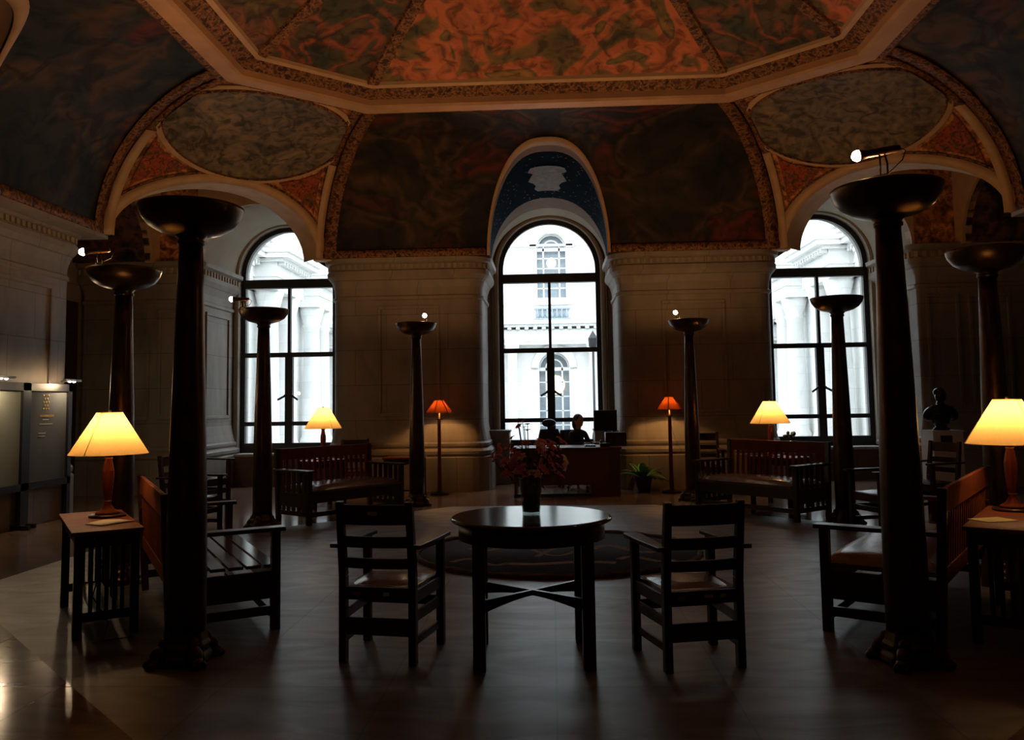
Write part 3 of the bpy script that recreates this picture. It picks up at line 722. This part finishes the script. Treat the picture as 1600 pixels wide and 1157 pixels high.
# ---- settles
def make_settle(name,label,L,group,cushion):
    t=thing(name,label,'settle',(0,0,0),0,group); D=.66; bz=.95
    x0,x1=-L/2,L/2
    for s in(-1,1):
        x=s*(L/2-.03)
        MB().beam((x,0,0),(x,-.05,bz),.06,.055).build('back_post','wood',t,bevel=.004)
        MB().beam((x,D,0),(x,D,.655),.06,.06).build('front_leg','wood',t,bevel=.004)
        MB().box(x,D/2+.0,.672,.11,D+.12,.028).build('arm','wood',t,bevel=.005)
        MB().box(x,D/2,.30,.025,D,.18).build('side_rail','wood',t)
        MB().box(x,D/2,.13,.025,D,.06).build('side_rail','wood',t)
        if L<1.7:
            for k in range(5): MB().box(x,.11+k*.11,.4,.014,.06,.53).build('side_slat','wood',t)
    MB().box(0,-.045,.87,L-.06,.03,.15).build('top_rail','woodred',t,bevel=.005)
    MB().box(0,-.015,.40,L-.06,.03,.10).build('lower_rail','woodred',t,bevel=.005)
    n=int(L/.095)
    for k in range(n):
        x=x0+.09+(L-.18)*k/(n-1); MB().beam((x,-.018,.44),(x,-.04,.80),.045,.014).build('back_slat','woodred',t)
    MB().box(0,D,.34,L-.06,.03,.15).build('front_rail','wood',t,bevel=.004)
    MB().box(0,D-.03,.12,L-.06,.03,.06).build('stretcher','wood',t,bevel=.004)
    if cushion:
        m=MB(); rows=[]
        for a in range(13):
            y=.02+(D+.03)*a/12
            rows.append([(x0+.07+(L-.14)*k/20,y,.425+.075*(max(0,1-abs(a/6-1)**4))**.5*(1-abs(k/10-1)**8)**.5) for k in range(21)])
        m.strips(rows); m.bx(x0+.07,x1-.07,.02,D+.05,.40,.43); m.build('seat_cushion','leather',t)
    else:
        for k in range(6): MB().box(0,.06+k*.115,.425-.001*k,L-.1,.098,.022).build('seat_slat','tabletop',t,bevel=.004)
    return t
def settle_at(t,back_left,back_right):
    # viewed facing +y (seat side), back_left is at local -x
    a=Vector(back_left);b=Vector(back_right); m=(a+b)/2; d=b-a; t.location=(m.x,m.y,0); t.rotation_euler.z=math.atan2(d.y,d.x)
SG='slat-back settles around the room'
t=make_settle('slatted_settle','long slat-back settle with bare wooden seat, behind the near left torchere',1.87,SG,False)
settle_at(t,(-3.42,6.88),(-2.45,5.28))
t=make_settle('slatted_settle','long slat-back settle with leather seat, behind the near right torchere',2.03,SG,True)
settle_at(t,(2.30,5.18),(3.43,6.87))
t=make_settle('slatted_settle','far settle with brown leather cushion, left of the flowers',1.62,SG,True)
settle_at(t,(-2.66,12.1),(-3.62,10.85))
t=make_settle('slatted_settle','far settle with brown leather cushion, right of the desk',1.62,SG,True)
settle_at(t,(3.50,10.80),(2.50,12.03))
# ---- slatted side tables
def make_sidetable(label,L,W,loc,rz,h=.70,name='slatted_side_table'):
    t=thing(name,label,'side table',loc,rz)
    MB().box(0,0,h-.012,W+.04,L+.04,.026).build('tabletop','woodred',t,bevel=.004)
    x,y=W/2-.03,L/2-.03
    for a in(-1,1):
        for b in(-1,1): MB().box(a*x,b*y,(h-.025)/2,.055,.055,h-.025).build('leg','wood',t,bevel=.004)
        MB().box(a*x,0,h-.07,.02,2*y,.08).build('apron','wood',t); MB().box(0,a*y,h-.07,2*x,.02,.08).build('apron','wood',t)
        MB().box(0,a*y,.14,2*x,.022,.06).build('stretcher','wood',t)
        for k in range(5): MB().box(-.10*W/.42+k*.05*W/.42,a*y,.39,.026,.012,.48).build('side_slat','wood',t)
    MB().box(0,0,.15,.16,2*y,.02).build('shelf','wood',t)
    return t
rzL=math.atan2(.57,.82); rzR=-math.atan2(.56,.83)
make_sidetable('red-brown slatted table behind the left settle, holding a lamp and newspaper',1.16,.40,(-3.30,5.93,0),rzL)
make_sidetable('red-brown slatted table behind the right settle, holding a lamp and yellow papers',1.16,.46,(3.06,5.66,0),rzR)
make_sidetable('small table behind the far left settle, holding a lamp',.62,.38,(-3.45,12.35,0),-.6)
make_sidetable('small table behind the far right settle, holding a lamp and vase',.72,.42,(3.2,11.95,0),.6)
make_sidetable('low empty table beside the middle left torchere, against the pier',.6,.5,(-2.35,13.2,0),PI/2,.68)
# ---- table lamps
def make_lamp(label,loc,group):
    t=thing('table_lamp',label,'table lamp',loc,0,group)
    MB().lathe([(.13,0),(.13,.014),(.11,.02),(0,.02)],32).build('base_plate','bronze',t)
    MB().lathe([(.085,.02),(.08,.035),(.05,.05),(.03,.08),(.022,.10),(.022,.115)],24).build('base_foot','woodred',t)
    MB().lathe([(.027,.112),(.027,.12)],24).build('brass_ring','brass',t)
    MB().lathe([(.026,.12),(.036,.2),(.042,.28),(.042,.34),(.030,.40),(.024,.43)],8,smooth=False).build('wooden_stem','woodred',t)
    MB().lathe([(.028,.43),(.028,.438)],24).build('brass_ring','brass',t)
    MB().lathe([(.022,.438),(.034,.462),(.018,.47),(.012,.50)],16).build('socket','woodred',t)
    m=MB(); m.lathe([(.278,.465),(.09,.775)],48); del m.f[-2:]; del m.sm[-2:]; sh=m.build('lamp_shade','shade',t)
    MB().tube([(.09*math.cos(a*PI/12),.09*math.sin(a*PI/12),.775) for a in range(24)],.003,6,True).build('shade_rim','shade',sh)
    m=MB()
    for k in range(3):
        a=k*2*PI/3+.4; m.tube([(.274*math.cos(a),.274*math.sin(a),.468),(.087*math.cos(a),.087*math.sin(a),.772)],.0035,5)
    m.build('shade_rib','bronze',sh)
    MB().tube([(0,0,.5),(0,0,.78)],.005,6).ball((0,0,.785),.012).build('finial','brass',t)
    MB().ball((0,0,.63),(.03,.03,.045)).build('bulb','bulb',t)
    plight('lamp_glow',(0,0,.66),LAMP_W,(1,.60,.24),.035,t)
    return t
LG='table lamps with cream conical shades'
lm=make_lamp('lit table lamp with cream conical shade on the left side table',(-3.34,6.12,.702),LG)
dup(lm,(3.22,6.02,.702),.35,'lit table lamp with cream conical shade on the right side table')
dup(lm,(-3.46,12.42,.702),.9,'lit table lamp behind the far left settle, before the left window')
dup(lm,(3.10,11.95,.702),1.4,'lit table lamp behind the far right settle, left of the right window')
# newspapers etc
t=thing('newspaper','folded newspaper lying by the lamp on the left side table','newspaper',(-3.12,5.76,.702),rzL+.5)
m=MB(); rows=[]
for k in range(9): rows.append([(-.13+.26*k/8,y,.003+.012*math.sin(k/8*PI)*(1 if y>0 else .3)) for y in(-.09,0,.09)])
m.strips(rows); m.build('front_page','paper',t,solid=.006)
MB().box(.01,.0,.002,.25,.17,.004,.06).build('back_page','paper',t)
tag(MB().box(0,0,.002,.24,.17,.004,.3).build('paper_sheet','yellowpaper',loc=(2.84,5.56,.701)),'yellow sheets of paper at the front of the right side table','paper')
tag(MB().box(0,0,.002,.2,.14,.004,-.5).build('paper_sheet','paper',loc=(3.28,5.78,.701)),'pale printed leaflet near the lamp on the right side table','paper')
# dark vase on far right table
t=thing('glass_vase','slender glass vase of dark flowers beside the far right table lamp','vase',(3.38,11.9,.70))
MB().lathe([(.05,0),(.035,.1),(.05,.22),(.048,.22),(.03,.1),(0,.01)],16).build('glass_body','vaseglass',t)
m=MB()
for k in range(14): a=k*2.4; m.ball((.09*math.cos(a)*random.random()-.03,.07*math.sin(a),.24+.1*random.random()),.025,6,4)
m.build('dark_blossoms','stem',t)
# ---- floor lamps
def make_floorlamp(label,loc):
    t=thing('floor_lamp',label,'floor lamp',loc,0,'small floor lamps with amber shades')
    MB().lathe([(.16,0),(.16,.02),(.12,.03),(.04,.05),(.03,.07)],24).build('base','wood',t)
    MB().beam((0,0,.05),(0,0,1.24),.065,.065,.05,.05).build('pole','woodred',t,bevel=.004)
    MB().lathe([(.03,1.24),(.055,1.25),(.055,1.265),(.02,1.28),(.015,1.36)],16).build('socket','bronze',t)
    m=MB(); m.lathe([(.235,1.365),(.075,1.575)],6,smooth=False,rot=.3); del m.f[-2:]; del m.sm[-2:]; sh=m.build('lamp_shade','redshade',t)
    m=MB()
    for k in range(6):
        a=k*PI/3+.3; b=a+PI/3
        m.beam((.235*math.cos(a),.235*math.sin(a),1.365),(.075*math.cos(a),.075*math.sin(a),1.575),.012,.008)
        for r,z in((.235,1.365),(.075,1.575)): m.beam((r*math.cos(a),r*math.sin(a),z),(r*math.cos(b),r*math.sin(b),z),.012,.01)
    m.build('shade_frame','bronze',sh)
    MB().tube([(.02,-.05,1.34),(.02,-.05,1.18)],.003,5).build('pull_chain','brass',t)
    MB().lathe([(.075,1.573),(.0,1.578)],6,smooth=False,rot=.3).build('shade_cap','redshade',sh)
    MB().ball((0,0,1.44),(.025,.025,.035)).build('bulb','bulb',t)
    plight('lamp_glow',(0,0,1.46),RED_W,(1,.48,.14),.03,t)
    return t
f1=make_floorlamp('lit floor lamp with amber shade before the pier left of the centre window',(-1.9,13.95,0))
dup(f1,(1.96,13.9,0),0,'lit floor lamp with amber shade before the pier right of the centre window')
# ---- torcheres
def make_torchere(label,group):
    t=thing('torchere',label,'torchere',(0,0,0),0,group)
    MB().lathe([(.15,.0),(.155,.02),(.155,.05),(.14,.07),(.145,.11),(.13,.13),(.122,.17),(.118,.20)],8,smooth=False,rot=PI/8).build('base_block','bronze',t,bevel=.006)
    for k in range(4):
        a=PI/4+k*PI/2; m=MB(); ca,sa=math.cos(a),math.sin(a)
        R=Matrix.Rotation(a,3,'Z')
        m.ball((ca*.14,sa*.14,.065),(.065,.045,.06),12,8,R); m.ball((ca*.175,sa*.175,.035),(.05,.04,.035),10,6,R)
        for d in(-.03,0,.03): m.ball((ca*.20-sa*d,sa*.20+ca*d,.02),(.035,.015,.024),8,5,R)
        m.ball((ca*.125,sa*.125,.12),(.035,.035,.045),8,6)
        m.build('paw_foot','bronze',t)
    MB().lathe([(.117,.18),(.118,.5),(.112,1.0),(.098,1.6),(.080,2.2),(.070,2.51)],20).build('shaft','bronze',t)
    MB().lathe([(.070,2.50),(.082,2.51),(.082,2.525),(.074,2.535),(.10,2.565)],20).build('collar','bronze',t)
    MB().lathe([(.0,2.555),(.10,2.56),(.19,2.585),(.255,2.625),(.295,2.68),(.308,2.72),(.312,2.735),(.305,2.74),(.298,2.725),(.25,2.645),(.16,2.605),(.0,2.59)],48).build('bowl','bronze',t)
    MB().lathe([(0,2.64),(.05,2.64),(.05,2.65),(0,2.65)],16).build('uplight_bulb','bulb',t)
    MB().lathe([(.03,2.58),(.03,2.64)],12).build('lamp_holder','bronze',t)
    plight('uplight_glow',(0,0,2.715),UP_W,WARM,.05,t)
    return t
TG='bronze bowl torcheres standing in a ring'
tr=make_torchere('near left bronze torchere rising beside the slat-back settle',TG)
tr.location=(-2.2,4.93,0)
dup(tr,(2.0,4.90,0),.2,'near right bronze torchere rising beside the slat-back settle')
dup(tr,(-3.77,7.1,0),.5,'dark bronze torchere directly behind the left side-table lamp')
dup(tr,(3.70,7.1,0),.3,'dark bronze torchere directly behind the right side-table lamp')
dup(tr,(-3.62,10.25,0),.7,'bronze torchere in front of the left window')
dup(tr,(3.52,10.25,0),.1,'bronze torchere in front of the right window')
dup(tr,(-2.03,12.4,0),.4,'far bronze torchere left of the centre window')
dup(tr,(2.12,12.7,0),.6,'far bronze torchere right of the centre window')
# clamp-on spotlights: bulb end points along 'd'
def make_spot(label,base,z,d,L=.2,face_=True,target=(0,8,6.6)):
    t=thing('spotlight',label,'spotlight',base,0,'clamp-on spotlights on the torchere bowls')
    d=Vector(d).normalized(); c=Vector((0,0,z)); p=c-d*L/2; q=c+d*L/2
    MB().tube([p,p+d*.02,q-d*.04,q],[.018,.022,.024,.034],14).build('housing','bronze',t)
    MB().tube([(0,0,0),(0,0,z-.02)],.006,6).tube([(.04,0,0),(.04,0,z*.6),(.03,0,z-.02)],.006,6).ball((0,0,.01),.018).build('bracket','black',t)
    MB().tube([p,p-d*.03+Vector((0,0,-.02)),p-d*.01+Vector((0,0,-.07)),(0.02,0,.02)],.004,5).build('cord','black',t)
    MB().ball(q+d*.012,.032).build('bulb','bulbface',t)
    plight('spot_beam',q+d*.07,SPOT_W,WARM,.03,t,spot=math.radians(110),rot=(-(Vector(target)-Vector(base)).to_track_quat('Z','Y').to_euler().x if 0 else 0,0,0)).rotation_euler=(Vector(target)-(Vector(base)+q)).to_track_quat('-Z','Y').to_euler()
    return t
make_spot('spotlight clamped on the near right torchere bowl, bright rim at its left end',(1.90,4.72,2.735),.17,(-.95,.15,-.12),.22,target=(-1.5,7.5,6.8))
make_spot('spotlight clamped on the torchere bowl behind the left lamp',(-3.88,6.85,2.735),.13,(-.9,-.35,-.12),.2,target=(-1,9,6.8))
make_spot('spotlight on the bowl of the torchere before the left window',(-3.86,10.1,2.735),.12,(-.97,-.2,.0),.2,target=(-1,6,6.6))
make_spot('glaring spotlight on the far left torchere beside the centre window',(-1.88,12.25,2.735),.09,(.2,-.97,.02),.16,target=(1,8,6.8))
make_spot('glaring spotlight on the far right torchere beside the centre window',(1.92,12.6,2.735),.10,(-.25,-.95,.02),.16,target=(-1,8,6.8))
# ---- rug
t=thing('round_rug','round navy rug with rope border and tan crest, behind the round table','rug',(.03,8.45,0))
MB().lathe([(1.38,.002),(1.38,.013),(0,.013)],72,sy=.9).build('wool_field','navy',t)
m=MB()
pts=[(1.41*math.cos(a*PI/60),1.27*math.sin(a*PI/60),.014) for a in range(120)]
m.tube(pts,[.034 if k%4<2 else .027 for k in range(120)],6,True); m.build('rope_border','rope',t)
def ribbon(pts,w_,z=.0145):
    m=MB(); rows=[]
    for i,p in enumerate(pts):
        a=Vector(pts[max(0,i-1)]);b=Vector(pts[min(len(pts)-1,i+1)]); d=(b-a).normalized(); nn=Vector((-d.y,d.x))*w_*.5; p=Vector(p)
        rows.append([(p.x+nn.x,p.y+nn.y,z),(p.x-nn.x,p.y-nn.y,z)])
    return m.strips(rows,smooth=False)
cr=[ribbon([(-1.0+.05*k,-.55+.16*math.sin(k*.55),) for k in range(12)],.07),ribbon([(-.5+.08*k,-.62-.05*math.sin(k*.5)) for k in range(14)],.11),
    ribbon([(.58+.05*k,-.45+.12*math.sin(k*.6)) for k in range(11)],.08),ribbon([(.35+.05*k,.1+.2*math.sin(k*.45)) for k in range(13)],.10),ribbon([(-.9+.05*k,.2-.15*math.sin(k*.5)) for k in range(12)],.08),
    ribbon([(-.25+.04*k,.1+.35*math.sin(k*PI/12)) for k in range(13)],.05),ribbon([(-.25+.04*k,.1-.35*math.sin(k*PI/12)) for k in range(13)],.05),ribbon([(-.2,-.3),(-.1,.0),(.05,.3)],.06)]
mm=MB()
for r_ in cr: mm.add(r_.v,r_.f)
mm.build('woven_crest','gold',t)
# ---- desk group
t=thing('reception_desk','dark wooden reception desk standing before the centre window','desk',(.23,13.8,0))
MB().box(0,0,.765,1.76,.86,.03).build('desktop','deskwood',t,bevel=.004)
MB().box(0,-.40,.47,1.70,.025,.57).build('modesty_panel','deskwood',t)
MB().box(-.83,0,.375,.04,.8,.75).build('side_panel','deskwood',t)
MB().bx(.38,.85,-.4,.4,0,.75).build('pedestal','deskwood',t)
MB().bx(-.85,.38,-.42,-.36,0,.05).build('foot_rail','wood',t)
m=thing('computer_monitor','black computer monitor standing on a box at the right of the desk','monitor',(1.05,13.85,.78))
MB().box(0,0,.11,.34,.26,.22).build('monitor_stand','bronze',m)
MB().box(0,0,.24,.10,.12,.02).build('foot','plastic',m)
MB().box(-.16,.0,.42,.40,.045,.34,.25).build('screen_case','plastic',m,bevel=.01)
MB().box(-.16,-.02,.28,.05,.04,.08).build('neck','plastic',m)
t=thing('keyboard','black keyboard on the desk in front of the seated person','keyboard',(.62,13.75,.781)); MB().box(0,0,.01,.18,.42,.02).build('key_base','plastic',t); 
m=MB()
for a in range(4):
    for b in range(12): m.box(-.06+a*.04,-.18+b*.033,.023,.03,.026,.008)
m.build('keys','black',t)
tag(MB().box(0,0,.006,.22,.3,.012,.1).build('paper_stack','whitetag',loc=(.0,13.75,.781)),'small stack of white papers lying on the desk','papers')
t=thing('desk_phone','black desk phone near the monitor on the desk','phone',(.85,13.52,.781)); MB().box(0,0,.03,.16,.2,.06).build('phone_body','plastic',t,bevel=.01); MB().tube([(-.06,-.08,.08),(-.06,0,.095),(-.06,.08,.08)],.018,8).build('handset','plastic',t)
def office_chair(label,loc,rz,headrest):
    t=thing('office_chair',label,'office chair',loc,rz,'black swivel chairs behind the desk')
    for k in range(5):
        a=2*PI*k/5+.3; MB().beam((0,0,.11),(.28*math.cos(a),.28*math.sin(a),.075),.05,.035,.03,.02).build('base_arm','plastic',t)
        MB().ball((.28*math.cos(a),.28*math.sin(a),.032),(.03,.03,.032)).build('caster','plastic',t)
    MB().tube([(0,0,.1),(0,0,.44)],.028,10).build('gas_lift','silver',t)
    MB().box(0,0,.47,.48,.46,.08).build('seat','plastic',t,bevel=.03)
    m=MB(); rows=[]
    for a in range(10):
        f=a/9; z=.52+.5*f; hw=.21*(.8+.25*math.sin(PI*f)); rows.append([(x*hw,-.24-.04*f+.05*x*x,z) for x in(-1,-.5,0,.5,1)])
    m.strips(rows); m.build('backrest','plastic',t,solid=.05)
    if headrest: MB().box(0,-.27,1.05,.06,.03,.14).ball((0,-.26,1.13),(.14,.05,.075)).build('headrest','plastic',t)
    for s in(-1,1): MB().tube([(s*.25,-.1,.48),(s*.27,-.08,.66),(s*.27,.12,.67)],.018,8).build('armrest','plastic',t)
    return t
office_chair('empty black swivel chair with rounded headrest behind the desk',(.03,15.15,0),face(.3,-.9),True)
office_chair('black swivel chair the person at the desk sits in',(.44,14.68,0),face(.55,-.8),False)
# ---- person (seated, facing right toward the monitor)
def skinned(name,mat,nodes,edges_,parent,sub=2,loc=None):
    me=bpy.data.meshes.new(name); me.from_pydata([n[0] for n in nodes],edges_,[]); me.update()
    o=bpy.data.objects.new(name,me); COL.objects.link(o); o.parent=parent; me.materials.append(M[mat])
    s_=o.modifiers.new('skin','SKIN'); s_.use_smooth_shade=True
    bpy.context.view_layer.update()
    if not me.skin_vertices: 
        bpy.context.view_layer.objects.active=o
    lay=me.skin_vertices[0].data
    for i,n in enumerate(nodes):
        r=n[1]; lay[i].radius=r if isinstance(r,tuple) else (r,r)
    lay[0].use_root=True
    b=o.modifiers.new('sub','SUBSURF'); b.levels=sub; b.render_levels=sub
    return o
pr=thing('person','person in black with dark hair seated at the desk, turned toward the monitor','person',(.44,14.68,0),face(.62,-.78))
nodes=[((0,0,.56),(.15,.12)),((0,.0,.72),(.13,.10)),((0,.02,.88),(.14,.10)),((0,.02,.97),(.11,.075)),((0,.03,1.03),(.048,.048)),((0,.045,1.10),(.05,.05)),
 ((-.16,.02,.96),.05),((-.21,.10,.76),.042),((-.13,.32,.80),.033),((.16,.02,.96),.05),((.21,.10,.76),.042),((.13,.32,.80),.033),
 ((-.09,.1,.55),.085),((-.10,.42,.54),.065),((-.10,.45,.12),.045),((.09,.1,.55),.085),((.10,.42,.54),.065),((.10,.45,.12),.045),((-.10,.55,.05),.035),((.10,.55,.05),.035)]
ed=[(0,1),(1,2),(2,3),(3,4),(4,5),(3,6),(6,7),(7,8),(3,9),(9,10),(10,11),(0,12),(12,13),(13,14),(0,15),(15,16),(16,17),(14,18),(17,19)]
skinned('clothed_body','cloth',nodes,ed,pr)
m=MB(); m.tube([(0,.03,1.0),(0,.045,1.10)],.05,12); m.ball((0,.06,1.18),(.074,.088,.108),16,12); m.ball((0,.085,1.12),(.05,.055,.05),12,8)
m.ball((0,.152,1.165),(.012,.018,.024),8,6)
for s in(-1,1): m.ball((s*.074,.05,1.17),(.01,.02,.028),8,6)
m.build('head','skin',pr)
m=MB()
for s in(-1,1): m.ball((s*.028,.135,1.19),.011,8,6)
m.build('eyes','hair',pr); MB().ball((0,.143,1.125),(.022,.008,.007),8,5).build('mouth','petal',pr)
m=MB(); m.ball((0,.035,1.215),(.088,.092,.090),16,10); m.ball((0,-.015,1.13),(.086,.065,.12),14,10); m.build('hair','hair',pr)
for s in(-1,1):
    m=MB(); m.ball((s*.11,.36,.802),(.038,.05,.016),10,8)
    for k,(dx,L) in enumerate(((-.026,.058),(-.009,.068),(.009,.065),(.026,.05))):
        m.tube([(s*.11+dx,.39,.806),(s*.11+dx,.39+L*.5,.812),(s*.11+dx*1.1,.39+L,.800)],[.009,.0085,.007],8)
    m.tube([(s*.11-s*.03,.34,.802),(s*.11-s*.055,.37,.803),(s*.11-s*.06,.395,.80)],[.011,.01,.008],8)
    m.build('hand','skin',pr)
# ---- potted plant
t=thing('potted_plant','green leafy plant in a dark pot right of the desk','plant',(1.5,13.95,0))
MB().lathe([(.11,0),(.15,.22),(.16,.24),(.14,.24),(.13,.2),(0,.2)],20).build('pot','pot',t)
random.seed(5); 
for k in range(20):
    a=k*2.4; el=random.uniform(.25,1.2); L=random.uniform(.30,.48); m=MB(); rows=[]
    for j in range(8):
        f=j/7; r=.03+L*f*math.cos(el); z=.22+L*1.1*f*math.sin(el)-.22*L*f*f*2; W=.06*math.sin(PI*min(.98,f*.85+.1))
        rows.append([(r*math.cos(a)-q*W*math.sin(a),r*math.sin(a)+q*W*math.cos(a),z+abs(q)*.015) for q in(-1,0,1)])
    m.strips(rows).build('leaf','leaf',t)
# ---- bust
t=thing('bust_pedestal','pale square pedestal with a dark plaque under the bust','pedestal',(5.93,12.95,0))
MB().box(0,0,.49,.44,.42,.98).build('pedestal_body','white',t,bevel=.005); MB().box(0,0,.99,.46,.44,.02).build('cap','white',t); MB().box(-.03,-.215,.84,.17,.012,.17).build('plaque','black',t)
t=thing('portrait_bust','dark glossy bronze bust with draped shoulders on the pale pedestal','sculpture',(5.93,12.95,1.0),.3)
skinned('torso','bustm',[((0,0,.05),(.12,.10)),((0,0,.13),(.14,.11)),((0,0,.24),(.19,.13)),((0,0,.32),(.12,.09)),((0,0,.39),(.065,.065)),((0,-.01,.45),(.06,.06)),((-.20,0,.27),(.09,.10)),((-.28,.0,.15),(.07,.08)),((.20,0,.27),(.09,.10)),((.28,.0,.15),(.07,.08))],[(0,1),(1,2),(2,3),(3,4),(4,5),(3,6),(6,7),(3,8),(8,9)],t)
m=MB(); m.ball((0,-.015,.53),(.075,.092,.11),18,12); m.ball((0,-.04,.475),(.05,.055,.045)); m.ball((0,-.108,.52),(.013,.022,.026),8,6); m.ball((0,-.095,.55),(.05,.015,.012),10,5)
for s in(-1,1): m.ball((s*.075,-.01,.52),(.01,.02,.028),8,6)
m.ball((0,-.098,.478),(.03,.012,.009),8,5); m.build('head','bustm',t)
MB().ball((0,.01,.575),(.08,.09,.075),16,8).build('hair','bustm',t)
MB().lathe([(.12,0),(.12,.02),(.08,.05),(.09,.08)],24).build('socle','bustm',t)
# ---- display panels on the left
def display(label,y0,y1,x,lampy,text):
    t=thing('display_panel',label,'display panel',(x,(y0+y1)/2,0),0); L=(y1-y0)/2
    for s in(-1,1): MB().box(0,s*(L-.04),.93,.07,.08,1.86).build('post','black',t)
    for z,h in((1.81,.10),(.53,.09)): MB().box(0,0,z,.07,2*L,h).build('rail','black',t)
    pp=MB().box(-.01,0,1.17,.02,2*L-.14,1.2).build('poster_panel','display' if text else 'displaypale',t)
    for s in(-1,1): MB().box(0,s*(L-.06),.03,.3,.05,.05).build('foot','black',t)
    oy=.28 if text else -.1
    if 1:
        pl=MB().box(.16,oy,1.91,.05,.36,.03).box(.08,oy,1.90,.16,.02,.02).build('picture_light','silver',t)
        for dy in(oy-.06,oy+.04): MB().ball((.16,dy,1.892),(.018,.026,.014),8,6).build('bulb','coolbulb',pl)
        plight('picture_glow',(.2,oy-.02,1.85),13.0,(1,.72,.42),.03,t)
    if text:
        m=MB()
        for r in range(5):
            for c in range(3 if r%2==0 else 2): m.ball((.004,(-.055 if r%2==0 else -.028)+c*.055-.05,1.70-r*.045),(.006,.016,.016),8,4)
        m.build('crest_dots','goldtext',pp)
        m=MB()
        k=-.18
        while k<.10: 
            wd=random.uniform(.02,.035); m.box(.004,k+wd/2,1.43,.004,wd,.028); k+=wd+.006
        m.build('gold_title','goldtext',pp)
        for z,a,b in((1.38,-.12,.0),(1.32,-.18,.09),(1.20,-.2,-.05),(1.16,-.2,-.08)):
            k=a; m=MB()
            while k<b: wd=random.uniform(.01,.025); m.box(.004,k+wd/2,z,.004,wd,.012); k+=wd+.006
            m.build('text_line','whitetag',pp)
    return t
display('black framed glass display panel with gold crest and picture light, by the left pier',10.36,11.36,-6.78,0,True)
display('black framed display panel cut by the left picture edge',9.2,10.3,-6.74,0,False)
# lamp flex on the left side table
tag(MB().tube([(0,0,.68),(.05,.02,.5),(.0,.0,.3),(.08,.05,.12),(.05,.05,.006),(.2,.15,.006)],.005,6).build('power_cord','black',loc=(-2.98,5.30,0)),'black lamp cord hanging behind the left side table','cord')
